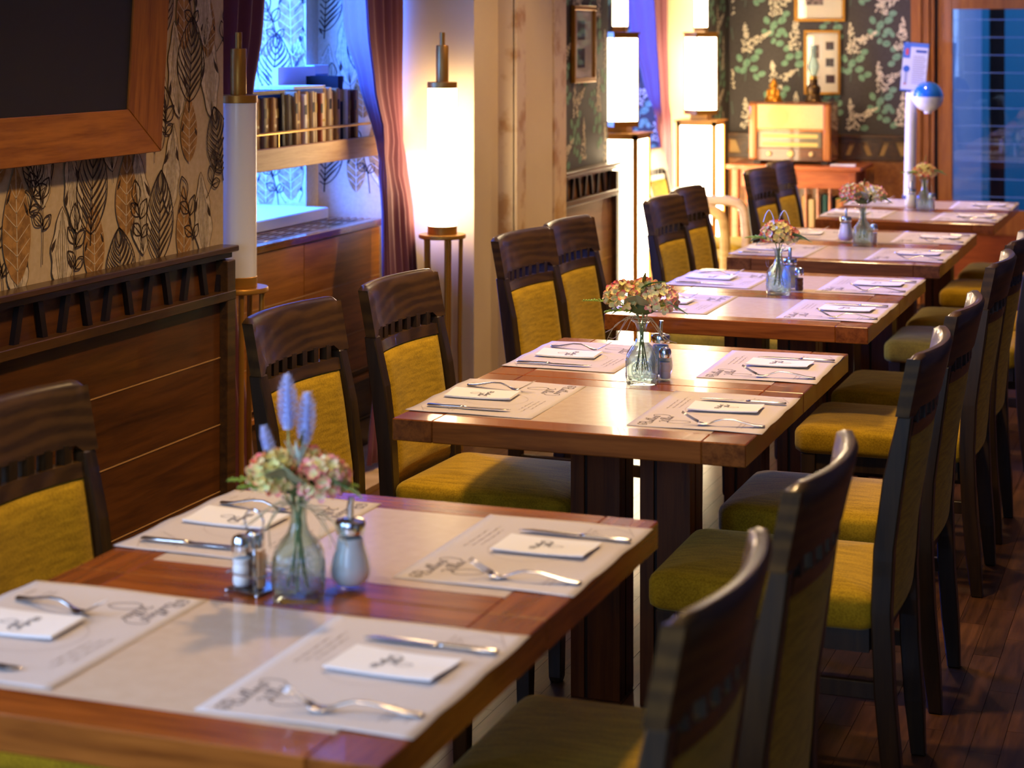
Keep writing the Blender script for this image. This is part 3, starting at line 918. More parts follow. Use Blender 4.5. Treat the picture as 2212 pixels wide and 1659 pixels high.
# ------------------------------------------------------------------ curtains
def curtain(name, label, levels, folds, amp):
    """levels: z, left edge (x, y), turning point y, right edge y, x of the hanging plane"""
    t = thing(name, label, 'curtain', (levels[0][5], levels[0][3], 0))
    mb = MB(); NY, NZ = 84, 40
    z1, z0 = levels[0][0], levels[-1][0]
    L_ = [(l[0], l) for l in levels][::-1]
    def row(z):
        for (a, p), (b, q) in zip(L_, L_[1:]):
            if z <= b + 1e-9:
                s = (z - a) / (b - a); s = s * .5 + s * s * (3 - 2 * s) * .5
                return [p[i] + (q[i] - p[i]) * s for i in range(6)]
        return L_[-1][1]
    def P(u, v, off):
        z = z0 + (z1 - z0) * v
        _, xl, yl, ym, yr, xc = row(z)
        if u < .35:
            s = u / .35; e = s ** .8
            x, y = xl + (xc - xl) * e, yl + (ym - yl) * s
        else:
            s = (u - .35) / .65
            x, y = xc, ym + (yr - ym) * min(1, s / .9)
            if s > .9:      # unseen last fold, turned to the wall to block window light
                x, y = xc - .6 * (s - .9), yr + .55 * (s - .9)
        ph = 2 * PI * folds * u + .5 * math.sin(2.5 * v + u * 5)
        a = amp * (.6 + .4 * math.sin(9 * u + 2)) * min(1, .4 + 1.3 * abs(v - .42)) * (.45 if u < .3 else 1)
        cr = .006 * math.sin(60 * v + 9 * u) * max(0, 1 - abs(v - .42) / .08)
        return (x + a * math.sin(ph) + cr + off - levels[0][5], y + .2 * a * math.cos(ph) - levels[0][3], z)
    mb.slab(NY, NZ, lambda u, v: P(u, v, .003), lambda u, v: P(u, v, -.003))
    mb.build('drape', M_curtain, t, smooth='all')
    return t, P


c1, P1 = curtain('curtain', 'plum curtain right of the niche book shelf, tied back to the right',
                 [(2.6, -3.2, 6.7, 6.4, 6.93, -2.98), (1.62, -3.2, 6.84, 6.6, 6.92, -2.98), (1.4, -3.12, 6.82, 6.66, 6.91, -2.98), (1.2, -3.0, 6.70, 6.71, 6.875, -2.96), (1.1, -2.96, 6.65, 6.66, 6.85, -2.94),
                  (.95, -2.92, 6.58, 6.6, 6.83, -2.9), (.6, -2.89, 6.52, 6.58, 6.82, -2.875), (.03, -2.88, 6.36, 6.5, 6.84, -2.87)], 8, .026)
c2, P2 = curtain('curtain', 'dark plum curtain hanging behind the unlit tube lamp', [(2.6, -2.99, 5.12, 5.4, 5.95, -2.99), (1.62, -2.99, 5.12, 5.35, 5.76, -2.99), (1.4, -2.98, 5.12, 5.32, 5.67, -2.98), (1.1, -2.96, 5.13, 5.26, 5.5, -2.96), (.8, -2.96, 5.13, 5.26, 5.5, -2.96), (.03, -2.96, 5.12, 5.3, 5.66, -2.96)], 7, .03)
c3, P3 = curtain('curtain', 'plum curtain in the far niche between the two stacked box lamps', [(2.6, -3.3, 10.6, 10.3, 10.86, -2.99), (1.62, -3.2, 10.8, 10.62, 10.85, -2.99), (1.3, -3.12, 10.82, 10.66, 10.85, -2.98), (1.12, -3.0, 10.64, 10.68, 10.85, -2.97), (.95, -2.97, 10.62, 10.66, 10.86, -2.96), (.5, -2.96, 10.55, 10.62, 10.86, -2.96), (.03, -2.95, 10.4, 10.6, 10.86, -2.95)], 7, .026)

# ------------------------------------------------------------------ blackboard on the left wall
bb = thing('blackboard', 'blackboard in a wide walnut frame tilted forward on the leaf wallpaper', 'blackboard', (-2.752, 4.62, 1.281))
bb.rotation_euler = (0, math.radians(3.4), 0)
W_, H_, fw, fh = 1.5, 1.05, .15, .12
MB().box(.004, .016, -W_ + fw - .02, -fw + .02, fh - .02, H_ - fh + .02).build('slate', M_board, bb)
def frame_bar(a0, a1, b0, b1, m):
    # mitred bar: outer edge a0-a1 (thick), inner edge b0-b1 (thin)
    mb = MB()
    (ay0, az0), (ay1, az1), (by0, bz0), (by1, bz1) = a0, a1, b0, b1
    mb.add([(0, ay0, az0), (0, ay1, az1), (0, by1, bz1), (0, by0, bz0), (.042, ay0, az0), (.042, ay1, az1), (.022, by1, bz1), (.022, by0, bz0)],
           [(0, 1, 2, 3), (4, 7, 6, 5), (0, 4, 5, 1), (1, 5, 6, 2), (2, 6, 7, 3), (3, 7, 4, 0)])
    return mb.build('frame_bar', m, bb, bevel=.002)
frame_bar((-W_, 0), (0, 0), (-W_ + fw, fh), (-fw, fh), M_oak_f)
frame_bar((0, 0), (0, H_), (-fw, fh), (-fw, H_ - fh), M_oak_fz)
frame_bar((-W_, H_), (0, H_), (-W_ + fw, H_ - fh), (-fw, H_ - fh), M_oak_f)
frame_bar((-W_, 0), (-W_, H_), (-W_ + fw, fh), (-W_ + fw, H_ - fh), M_oak_fz)

# ------------------------------------------------------------------ tube floor lamps
M_tube_off = mat('lamp_tube_unlit', 'efebe4', .35, coat=.2)
M_tube_on = glow('lamp_tube_lit', (1.0, .74, .42), 16)
def tube_lamp(label, x, y, mtube):
    t = thing('floor_lamp', label, 'floor lamp', (x, y, 0), 0, 'tube floor lamps by the niche')
    MB().lathe([(.088, .815), (.091, .818), (.091, .828), (.089, .831)], 40).build('stand_top', M_gold, t, smooth=True)
    for k in range(5):
        a = 2 * PI * k / 5 + .3
        c, s = math.cos(a), math.sin(a)
        MB().tube([(.072 * c, .072 * s, .816), (.066 * c, .066 * s, .4), (.075 * c, .075 * s, 0)], [.0085, .0085, .007], 10).build('leg', M_gold, t, smooth=True)
    MB().lathe([(.07, .06), (.073, .062), (.073, .07), (.07, .072)], 30).build('lower_ring', M_gold, t, smooth=True)
    MB().lathe([(.056, .831), (.057, .832), (.057, .862), (.055, .864)], 40).build('base_ring', M_gold, t, smooth=True)
    n = 48
    rg = []
    for z in (.863, 1.05, 1.22, 1.394):
        rg.append([((.0545 + .0009 * (k % 2)) * math.cos(2 * PI * k / n), (.0545 + .0009 * (k % 2)) * math.sin(2 * PI * k / n), z) for k in range(n)])
    MB().rings(rg).build('tube_shade', mtube, t, smooth=True, angle=80)
    MB().lathe([(.057, 1.392), (.058, 1.393), (.058, 1.414), (.056, 1.416)], 40).build('top_cap', M_gold, t, smooth=True)
    MB().lathe([(.024, 1.415), (.0245, 1.417), (.0245, 1.555), (.023, 1.557)], 24).build('finial_stem', M_gold, t, smooth=True)
    MB().lathe([(.0105, 1.556), (.0105, 1.606), (.0095, 1.607)], 16).build('finial_tip', M_gold, t, smooth=True)
    return t
tube_lamp('unlit floor lamp with milky ribbed tube on gold stand by the dark wainscot', -2.783, 5.2, M_tube_off)
tube_lamp('glowing floor lamp with white tube on gold stand before the cream wall', -2.775, 6.83, M_tube_on)

# ------------------------------------------------------------------ stacked box lamps in the far niche
M_box_on = glow('lamp_panel_lit', (1.0, .76, .45), 17.0)
def box_frame(parent_t, name, a, z0, z1, bar, rot, mid=False):
    M = Matrix.Rotation(rot, 4, 'Z')
    root = MB()
    h = a / 2
    for sx in (-1, 1):
        for sy in (-1, 1):
            root.box(min(sx * h, sx * (h - bar)), max(sx * h, sx * (h - bar)), min(sy * h, sy * (h - bar)), max(sy * h, sy * (h - bar)), z0, z1, 0, M)
    fr = root.build(name, M_gold, parent_t)
    rim = MB(); g = .012 if not mid else .006
    rim.box(-h - g, h + g, -h - g, h + g, z1 - .008, z1, 0, M); rim.box(-h, h, -h, h, z1 - .03, z1 - .008, 0, M)
    rim.build('top_plate', M_gold, fr)
    MB().box(-h, h, -h, h, z0, z0 + .028, 0, M).build('bottom_plate', M_gold, fr)
    q = h - bar * .4
    for k in range(4):
        p = MB().box(-h + bar, h - bar, -q, -q + .003, z0 + .028, z1 - .03, 0, M @ Matrix.Rotation(k * PI / 2, 4, 'Z'))
        p.build('glowing_panel', M_box_on, fr)
def box_lamp(label, x, y, a):
    t = thing('floor_lamp', label, 'floor lamp', (x, y, 0), 0, 'stacked box floor lamps of the far niche')
    box_frame(t, 'lower_box', a, 0.0, 1.105, .022, 0)
    box_frame(t, 'middle_box', .14, 1.135, 1.608, .007, PI / 4, True)
    MB().box(-.05, .05, -.05, .05, 1.105, 1.135).build('neck', M_gold, t)
    box_frame(t, 'upper_box', .066, 1.61, 2.0, .004, 0, True)
    return t
box_lamp('stacked box floor lamp glowing at the wall corner, the left of the two', -2.785, 9.225, .25)
box_lamp('stacked box floor lamp glowing beside the far plum curtain, the right of the two', -2.755, 10.735, .23)

# ------------------------------------------------------------------ pictures
def picture(label, loc, axis, wd, ht, bar, photos, matc='e8dcc0'):
    t = thing('picture_frame', label, 'picture', loc, 0, None)
    R = Matrix.Identity(4) if axis == 'back' else Matrix.Rotation(PI / 2, 4, 'Z')
    def bx(n, a, b, c, d, y0, y1, m, bev=0):
        return MB().box(a, b, -y1, -y0, c, d, 0, R).build(n, m, t, bevel=bev)
    h = wd / 2
    bx('frame_bar', -h, h, 0, bar, .0, .022, M_gold, .003); bx('frame_bar', -h, h, ht - bar, ht, .0, .022, M_gold, .003)
    bx('frame_bar', -h, -h + bar, bar, ht - bar, .0, .022, M_gold, .003); bx('frame_bar', h - bar, h, bar, ht - bar, .0, .022, M_gold, .003)
    bx('mount', -h + bar, h - bar, bar, ht - bar, .002, .006, mat('picture_mount_' + matc, matc, .8))
    for (a, b, c, d, col) in photos:
        bx('photograph', a, b, c, d, .006, .007, mottled('photo_' + col, col, '3a2c28', 45, .6, .35, .7))
    bx('pane', -h + bar, h - bar, bar, ht - bar, .009, .011, pane('picture_glass', 'ffffff', .08))
    return t
picture('small gold framed picture with three photographs behind the oil lamp', (-2.195, 11.497, 1.231), 'back', .222, .39, .016, ((.02, .07, .27, .32, '6d5a50'), (.02, .07, .17, .22, '5a4a48'), (.02, .075, .07, .12, '5c4040'), (-.07, -.02, .22, .30, '8a7a6a')))
picture('gold framed picture hanging above the smaller one on the lilac wallpaper', (-2.21, 11.497, 1.672), 'back', .31, .42, .02, ((-.09, .02, .1, .3, 'b09a8c'),))
picture('narrow gold framed picture with two photographs on the side wall', (-2.767, 8.545, 1.372), 'side', .33, .36, .022, ((-.08, .03, .2, .29, '5a4a48'), (-.08, .03, .07, .16, '4a4244')), 'cfc4b4')

# ------------------------------------------------------------------ door in the back wall
dr = tag(MB().box(-1.51, -.5, 11.52, 11.56, .02, .55).build('door_1', M_doorwood), kind='structure')
def db(n, x0, x1, y0, y1, z0, z1, m=M_doorwood, bev=.002):
    return MB().box(x0, x1, y0, y1, z0, z1).build(n, m, dr, bevel=bev)
db('stile', -1.51, -1.427, 11.5, 11.55, 0.02, 2.02); db('stile', -.56, -.49, 11.5, 11.55, .02, 2.02)
db('top_rail', -1.427, -.56, 11.5, 11.55, 1.744, 2.02); db('middle_rail', -1.427, -.56, 11.5, 11.55, .42, .566); db('bottom_rail', -1.427, -.56, 11.5, 11.55, .02, .16)
db('lower_panel', -1.427, -.56, 11.512, 11.54, .16, .42, wood('door_red', '9c4c20', '7c3612', (4, 40, 40), .35, .3, .03, .05))
g = db('pane', -1.427, -.56, 11.522, 11.528, .566, 1.744, pane('door_pane', 'e6f0ff', .16), 0)
for k in range(11):
    MB().box(-1.427, -.56, 11.5195, 11.5215, .64 + .104 * k, .6435 + .104 * k).build('etched_line', mat('etched_blue', '6f93cc' , .5), g)
cs = tag(MB().box(-1.66, -1.60, 11.44, 11.5, 0, 2.14).build('trim_5', M_doorwood, bevel=.003), kind='structure')
MB().box(-1.60, -1.555, 11.455, 11.5, 0, 2.1).build('casing_step', M_doorwood, cs, bevel=.003)
MB().box(-1.555, -1.527, 11.47, 11.52, 0, 2.06).build('casing_bead', M_doorwood, cs, bevel=.003)
MB().box(-1.527, -1.511, 11.5, 11.56, 0, 2.05).build('rebate', M_slatd, cs)
MB().box(-1.66, -.4, 11.45, 11.5, 2.03, 2.14).build('casing_head', M_doorwood, cs, bevel=.003)
MB().box(-.49, -.38, 11.45, 11.5, 0, 2.03).build('casing_jamb', M_doorwood, cs, bevel=.003)
# the street porch beyond the door
tag(MB().box(-3, 2, 11.7, 16, -.12, -.01).build('floor', mat('porch_paving', '4a4c50', .6)), kind='structure')
ph = tag(MB().box(-2.2, 1.4, 14.0, 14.2, 0, 3.2).build('wall_street', mat('porch_wall', 'b4c0d2', .7)), kind='structure')
MB().box(-1.52, -1.47, 13.9, 14.0, 0, 3.0).build('pilaster', mat('teal_post', '2b8a9c', .5), ph)
MB().box(-1.47, -1.36, 13.97, 14.0, 0, 3.0).build('dark_opening', mat('dark_opening', '0c0e12', .5), ph)
MB().box(-1.36, -.9, 13.9, 14.0, 0, 3.0).build('pilaster', mat('teal_post', '2b8a9c', .5), ph)

# ------------------------------------------------------------------ console table, radio, oil lamp, figurine
ct = thing('console_table', 'red-brown wooden console table carrying the old radio against the back wall', 'table', (-2.28, 11.22, 0))
MB().box(-.40, .40, -.21, .22, .805, .832).build('table_top', M_redwood, ct, bevel=.008, seg=2)
MB().box(-.34, .34, -.165, -.145, .70, .805).build('drawer_front', M_redwood, ct, bevel=.002)
MB().lathe([(.004, 0), (.012, .006), (.012, .014), (.003, .02)], 12, M=Matrix.Translation((0, -.165, .755)) @ Matrix.Rotation(PI / 2, 4, 'X')).build('drawer_knob', M_redwood, ct, smooth=True)
MB().box(-.34, -.322, -.145, .18, .70, .805).build('side_apron', M_redwood, ct); MB().box(.322, .34, -.145, .18, .70, .805).build('side_apron', M_redwood, ct)
for sx in (-1, 1):
    for y in (-.17, .17):
        MB().box(sx * .345 - .02, sx * .345 + .02, y - .02, y + .02, 0, .805).build('leg', M_redwood, ct, bevel=.003)
MB().box(-.345, .345, -.17, .18, .44, .46).build('lower_shelf', M_redwood, ct)
for k in range(9):
    x = -.28 + .07 * k
    MB().tube([(x, -.155, .46), (x, -.155, .58), (x, -.155, .70)], [.007, .009, .007], 8).build('spindle', M_redwood, ct, smooth=True)
bx = -2.23
for k, (c, th, h) in enumerate((('tan', .03, .19), ('cream', .03, .17), ('white', .022, .2), ('teal', .026, .2), ('black', .024, .19), ('ochre', .032, .18), ('tan', .028, .2))):
    b = book('book', th, h, .13, c, '%s book from the left on the lower shelf of the console, %s spine' % (ORD[k].capitalize(), c), 'books on the console shelf')
    b.rotation_euler = (0, 0, -PI / 2); b.location = (bx + .04 * k, 11.12, .46)
t = thing('leaflet_stack', 'stack of pale leaflets lying right of the radio', 'leaflets', (-2.0, 11.1, .832), .1)
for k in range(4):
    MB().box(-.07, .07, -.05, .05, .002 * k, .002 * k + .0016, 0, Matrix.Rotation(.08 * (k - 1), 4, 'Z')).build('sheet', M_napkin, t)

rd = thing('radio', 'old wooden valve radio with pale cloth grille and three knobs', 'radio', (-2.317, 11.12, .832))
M_rd = wood('radio_walnut', '6d3c1c', '4a2510', (4, 40, 40), .25, .6, .02, .05)
M_rdo = wood('radio_side_wood', 'b8702c', '8a4a18', (40, 40, 3), .25, .6, .02, .05)
MB().box(-.235, .235, .012, .25, .02, .352).build('cabinet', M_rd, rd, bevel=.01, seg=2)
for s in (-1, 1):
    MB().box(min(s * .195, s * .243), max(s * .195, s * .243), -.012, .24, .022, .352).build('side_pillar', M_rdo, rd, bevel=.012, seg=3)
MB().box(-.243, .243, -.004, .25, .352, .366).build('top_board', M_rd, rd, bevel=.005)
MB().box(-.195, .195, .002, .012, .208, .350).build('grille_cloth', mottled('grille_cloth', 'e0bf84', 'd3ae70', 200, .8, .3, .7), rd)
MB().lathe([(.062, 0), (.062, .003)], 28, M=Matrix.Translation((-.07, .003, .28)) @ Matrix.Rotation(PI / 2, 4, 'X')).build('speaker_ring', mottled('grille_ring', 'd8b67a', 'cba666', 200, .8, .3, .7), rd)
MB().box(-.195, .195, -.006, .012, .192, .208).build('divider', M_rdo, rd, bevel=.003)
dl = MB().box(-.185, .185, .0, .012, .098, .19).build('dial', mat('dial_grey', '6e6448', .25, coat=.6), rd)
for k in range(2):
    MB().box(-.165, .165, -.0015, .0, .106 + .05 * k, .128 + .05 * k).build('dial_band', mat('dial_gold', 'c8ac58', .4), dl)
for k in range(12):
    MB().box(-.15 + .026 * k, -.135 + .026 * k, -.0022, -.0012, .132 + .002 * (k % 3), .1345 + .002 * (k % 3), 0).build('dial_mark', Mlab[0], dl)
MB().box(-.195, .195, -.006, .012, .02, .096).build('control_panel', M_rd, rd, bevel=.004)
for x, r in ((-.12, .014), (.008, .021), (.13, .014)):
    MB().lathe([(r, 0), (r, .012), (r * .8, .018), (.001, .02)], 18, M=Matrix.Translation((x, -.006, .062)) @ Matrix.Rotation(PI / 2, 4, 'X')).build('knob', mat('knob_ivory', 'd8bd7a', .3, coat=.5), rd, smooth=True)
for s in (-1, 1):
    MB().box(s * .2 - .02, s * .2 + .02, .02, .22, 0, .022).build('foot', M_slatd, rd)

ol = thing('oil_lamp', 'bronze oil lamp with a clear glass chimney on top of the radio', 'oil lamp', (-2.193, 11.2, 1.198))
MB().lathe([(.05, 0), (.052, .006), (.046, .014), (.044, .03), (.036, .045), (.04, .055), (.043, .07), (.043, .085), (.036, .095), (.028, .1), (.024, .115), (.026, .118), (.026, .13), (.02, .135)], 24).build('font', mat('bronze', '5a4426', .35, .8), ol, smooth=True)
MB().lathe([(.021, .133), (.024, .137), (.024, .15), (.016, .155)], 20).build('burner', M_brass, ol, smooth=True)
MB().tube([(.02, -.01, .143), (.04, -.02, .143)], .003, 6).build('wick_spindle', M_brass, ol)
MB().lathe([(.018, .153), (.024, .17), (.033, .195), (.034, .21), (.028, .235), (.019, .262), (.016, .29), (.017, .335), (.0155, .335), (.0145, .29), (.0175, .262), (.0265, .235), (.0325, .21), (.0315, .195), (.0225, .17), (.0165, .153)], 24, cap0=False, cap1=False)  .build('chimney', M_glass_t, ol, smooth=True)

fg = thing('figurine', 'small golden seated figurine with a pointed topknot on the radio', 'figurine', (-2.43, 11.2, 1.198))
M_fig = mat('figurine_gold', 'b87a1c', .3, .6)
def ell(mb, c, r, n=14):
    prof = [(math.cos(-PI / 2 + PI * k / 9), math.sin(-PI / 2 + PI * k / 9)) for k in range(10)]
    mb.rings([[(c[0] + r[0] * max(.02, p) * math.cos(2 * PI * i / n), c[1] + r[1] * max(.02, p) * math.sin(2 * PI * i / n), c[2] + r[2] * q) for i in range(n)] for p, q in prof])
mb = MB(); ell(mb, (0, -.005, .02), (.05, .036, .022)); ell(mb, (0, 0, .052), (.03, .024, .036)); ell(mb, (-.03, -.012, .045), (.011, .014, .028)); ell(mb, (.03, -.012, .045), (.011, .014, .028))
ell(mb, (0, -.03, .03), (.022, .012, .009)); mb.build('body', M_fig, fg, smooth='all')
mb = MB(); ell(mb, (0, -.002, .096), (.023, .022, .024)); ell(mb, (-.022, 0, .092), (.004, .006, .012)); ell(mb, (.022, 0, .092), (.004, .006, .012)); ell(mb, (0, -.024, .094), (.003, .004, .006)); mb.build('head', M_fig, fg, smooth='all')
MB().lathe([(.021, .108), (.017, .118), (.011, .124), (.006, .132), (.003, .136), (.001, .138)], 14).build('topknot', M_fig, fg, smooth=True)
MB().lathe([(.052, 0), (.054, .004), (.05, .01)], 20).build('base', M_fig, fg, smooth=True)

# ------------------------------------------------------------------ hand sanitiser stand
hs = thing('sanitiser_stand', 'white hand sanitiser column with a blue ball dispenser and an acrylic sign', 'sanitiser stand', (-1.59, 10.9, 0))
M_sw = mat('sanitiser_white', 'e4e6ee', .35)
MB().lathe([(.15, 0), (.15, .012), (.145, .016)], 28).build('base_plate', M_sw, hs, smooth=True)
MB().tube([(-.02, 0, .012), (0, 0, .7), (.012, 0, 1.27)], .031, 18).build('column', M_sw, hs, smooth=True)
MB().tube([(-.0065, 0, .655), (-.0055, 0, .69)], .0325, 18).build('blue_band', mat('band_blue', '1c3f8c', .4), hs, smooth=True)
MB().tube([(.012, 0, 1.255), (.06, -.01, 1.235), (.11, -.02, 1.235)], [.034, .045, .04], 14).build('neck', M_sw, hs, smooth=True)
c = (.105, -.01, 1.247); R_ = .085
low = [(R_ * math.cos(a), R_ * math.sin(a)) for a in [(-PI / 2 + .02) + (PI / 2 - .02) * k / 8 for k in range(9)]]
up = [(R_ * math.cos(a), R_ * math.sin(a)) for a in [(PI / 2 - .02) * k / 8 for k in range(9)]]
MB().lathe(low, 32, c).build('lower_shell', M_sw, hs, smooth=True)
MB().lathe(up, 32, c).build('blue_dome', mat('dome_blue', '1f6fe0', .08, coat=1.0), hs, smooth=True)
MB().lathe([(.02, -.095), (.022, -.09), (.022, -.075)], 16, c).build('nozzle', M_sw, hs, smooth=True)
Ms = Matrix.Translation((.02, -.02, 1.27)) @ Matrix.Rotation(-.06, 4, 'X') @ Matrix.Rotation(.08, 4, 'Y')
sg = MB().box(-.078, .075, .0, .006, 0, .285, 0, Ms).build('sign_holder', pane('acrylic', 'e8f0ff', .1), hs)
def sp(n, a, b, c_, d, col, dep=.0005):
    return MB().box(a, b, -.001 - dep, -dep, c_, d, 0, Ms).build(n, mat('sign_' + col, col, .6), sg)
sp('sheet', -.07, .068, .006, .278, 'cdd2dd', 0)
sp('blue_corner', -.07, -.03, .19, .278, '3f6ec0'); sp('header', -.03, .068, .255, .278, '4a78c4'); sp('header_line', 0, .062, .225, .24, '2d4f9c'); sp('footer', -.07, .068, .006, .014, '3f6ec0')
for k in range(13): sp('text_line', -.012, .05 + .006 * (k % 3), .05 + .0125 * k, .054 + .0125 * k, '8b8894')
MB().lathe([(.001, 0), (.009, .006), (.009, .036), (.001, .042)], 14, M=Ms @ Matrix.Translation((-.048, -.0012, .205)) @ Matrix.Scale(.1, 4, (0, 1, 0))).build('red_capsule', mat('capsule_red', 'c8504c', .5), sg)
MB().lathe([(.001, -.02), (.014, -.014), (.02, 0), (.014, .014), (.001, .02)], 18, M=Ms @ Matrix.Translation((-.045, -.0012, .13)) @ Matrix.Scale(.05, 4, (0, 1, 0))).build('blue_ball', mat('ball_blue', '2f62b4', .5), sg)
sp('grey_column', -.053, -.037, .045, .112, '9aa4ba'); sp('red_mark', -.055, -.04, .04, .05, 'b06a60', .0012)

# ------------------------------------------------------------------ pale armchair near the far niche
ac = thing('armchair', 'low pale wooden armchair with bent arms and a green seat, left of the fourth table', 'armchair', (-2.72, 9.82, 0))
M_pale = wood('pale_beech', 'b39468', '94764c', (4, 30, 30), .4, .2, .02, .05)
for s in (-1, 1):
    p = smooth_path([(-.02, s * .235, .62), (.06, s * .25, .685), (.2, s * .255, .70), (.32, s * .25, .695), (.375, s * .245, .65), (.39, s * .24, .5), (.385, s * .235, .3), (.38, s * .23, 0)], 4)
    MB().tube(p, .021, 8, flat=1.3).build('arm', M_pale, ac, smooth=True)
    MB().tube([(-.02, s * .235, .62), (-.01, s * .225, .4), (-.05, s * .22, 0)], .02, 8).build('leg', M_pale, ac, smooth=True)
    MB().tube([(-.02, s * .22, .36), (.385, s * .23, .36)], .018, 8).build('seat_rail', M_pale, ac, smooth=True)
MB().tube(smooth_path([(-.02, -.235, .62), (-.07, -.12, .66), (-.08, 0, .665), (-.07, .12, .66), (-.02, .235, .62)], 4), .02, 8).build('back_rail', M_pale, ac, smooth=True)


def cushion(x0, x1, y0, y1, z0, z1, dome, rc_, n=8):
    mb = MB(); rg = []
    cx, cy, hx, hy = (x0 + x1) / 2, (y0 + y1) / 2, (x1 - x0) / 2, (y1 - y0) / 2
    def outline(ins, z):
        ax, ay = hx - ins, hy - ins; r = min(max(.004, rc_ - ins * .5), ax * .98, ay * .98); pts = []
        for sx, sy, a0 in ((1, 1, 0), (-1, 1, PI / 2), (-1, -1, PI), (1, -1, 1.5 * PI)):
            for k in range(n + 1):
                a = a0 + PI / 2 * k / n
                pts.append((cx + sx * (ax - r) + r * math.cos(a), cy + sy * (ay - r) + r * math.sin(a), z))
        return pts
    for ins, z in ((.012, z0), (.002, z0 + .008), (0, z0 + .02), (0, z1 - .018), (.004, z1 - .008), (.013, z1), (.03, z1 + dome * .35), (.065, z1 + dome * .7), (min(hx, hy) * .6, z1 + dome * .95), (min(hx, hy) * .9, z1 + dome)):
        rg.append(outline(ins, z))
    return mb.rings(rg)


cushion(-.03, .37, -.22, .22, .37, .44, .012, .06).build('seat', M_fab_seat, ac, smooth='all')
for z in (.5, .58):
    MB().tube(smooth_path([(-.015, -.225, z), (-.06, 0, z + .02), (-.015, .225, z)], 5), .012, 6).build('back_slat', M_pale, ac, smooth=True)

# ------------------------------------------------------------------ dining chairs
PROF = ((0, 0.0), (.25, .02), (.42, .026), (.55, .02), (.7, .0), (.82, -.02), (.953, -.046))
SAG = ((.38, .012), (.6, .022), (.953, .036))
def xb(z, y): return lerp(PROF, z) - lerp(SAG, z) * (1 - (y / .215) ** 2)


def make_chair():
    t = thing('dining_chair', 'x', 'chair')
    # head board: curved, thick, rounded top edge
    mb = MB()
    def zlow(y): return .824 if abs(y) > .176 else .838
    def hb(off, top):
        def f(u, v):
            y = -.215 + .43 * u
            z = zlow(y) + (.953 - zlow(y)) * (v if v < .97 else 1)
            e = .008 if v > .99 else 0
            cz = .012 * max(0, (abs(u - .5) - .46) / .04) * (1 if v > .99 else 0)
            return (xb(z, y) + (off - math.copysign(e, off)), y, z - cz)
        return f
    rows = [0, .3, .6, .92, 1]
    mb.slab(26, 4, lambda u, v: hb(.014, 0)(u, rows[round(v * 4)]), lambda u, v: hb(-.014, 0)(u, rows[round(v * 4)]))
    mb.build('head_board', M_chairwood, t, smooth=True, angle=50)
    # small slats and lower rail
    for k in range(7):
        y = -.147 + .049 * k
        x = xb(.82, y)
        MB().box(x - .010, x + .010, y - .0115, y + .0115, .804, .842).build('slat', M_chairleg, t)
    mb = MB()
    mb.slab(14, 1, lambda u, v: (xb(.78 + .028 * v, -.178 + .356 * u) + .013, -.178 + .356 * u, .779 + .028 * v), lambda u, v: (xb(.78 + .028 * v, -.178 + .356 * u) - .013, -.178 + .356 * u, .779 + .028 * v))
    mb.build('back_rail', M_chairwood, t, smooth=True)
    # stiles running down into the rear legs
    for s in (-1, 1):
        rg = []
        for z, yy in ((0, .175), (.12, .180), (.25, .186), (.42, .193), (.55, .196), (.7, .196), (.825, .196)):
            x = xb(z, yy) if z > .8 else lerp(PROF, z) - .003
            hw, hd = (.0135, .016) if z < .05 else (.019, .021) if z < .8 else (.019, .0145)
            rg.append([(x - hd, s * yy - hw, z), (x + hd, s * yy - hw, z), (x + hd, s * yy + hw, z), (x - hd, s * yy + hw, z)])
        MB().rings(rg).build('rear_leg', M_chairleg, t, bevel=.003)
    # upholstered back
    mb = MB()
    def pf(u, v):
        y = -.178 + .356 * u; z = .455 + .324 * v
        pill = .016 * min(1, 14 * u * (1 - u)) * min(1, 14 * v * (1 - v)) ** .5
        return (xb(z, y) + .008 + pill, y, z)
    def pb(u, v):
        y = -.178 + .356 * u; z = .395 + .384 * v
        return (xb(z, y) - .012 - .004 * min(1, 10 * v * (1 - v)), y, z)
    mb.slab(16, 14, pf, pb)
    mb.build('backrest_pad', M_fab_back, t, smooth=True, angle=60)
    cushion(.035, .52, -.213, .213, .378, .452, .018, .035).build('seat', M_fab_seat, t, smooth='all')
    mb = MB(); mb.box(.05, .495, -.19, -.168, .33, .38); mb.box(.05, .495, .168, .19, .33, .38); mb.box(.473, .495, -.168, .168, .33, .38); mb.box(.03, .052, -.168, .168, .33, .38)
    mb.build('seat_frame', M_chairleg, t)
    for s in (-1, 1):
        rg = [[(.478 - a, s * .183 - a, z), (.478 + a, s * .183 - a, z), (.478 + a, s * .183 + a, z), (.478 - a, s * .183 + a, z)] for a, z in ((.0135, 0), (.016, .012), (.0215, .378))]
        MB().rings(rg).build('front_leg', M_chairleg, t, bevel=.002)
        MB().box(.035, .465, s * .184 - .009, s * .184 + .009, .235, .27).build('side_stretcher', M_chairleg, t, bevel=.002)
    MB().box(.24, .262, -.176, .176, .24, .265).build('cross_stretcher', M_chairleg, t, bevel=.002)
    return t


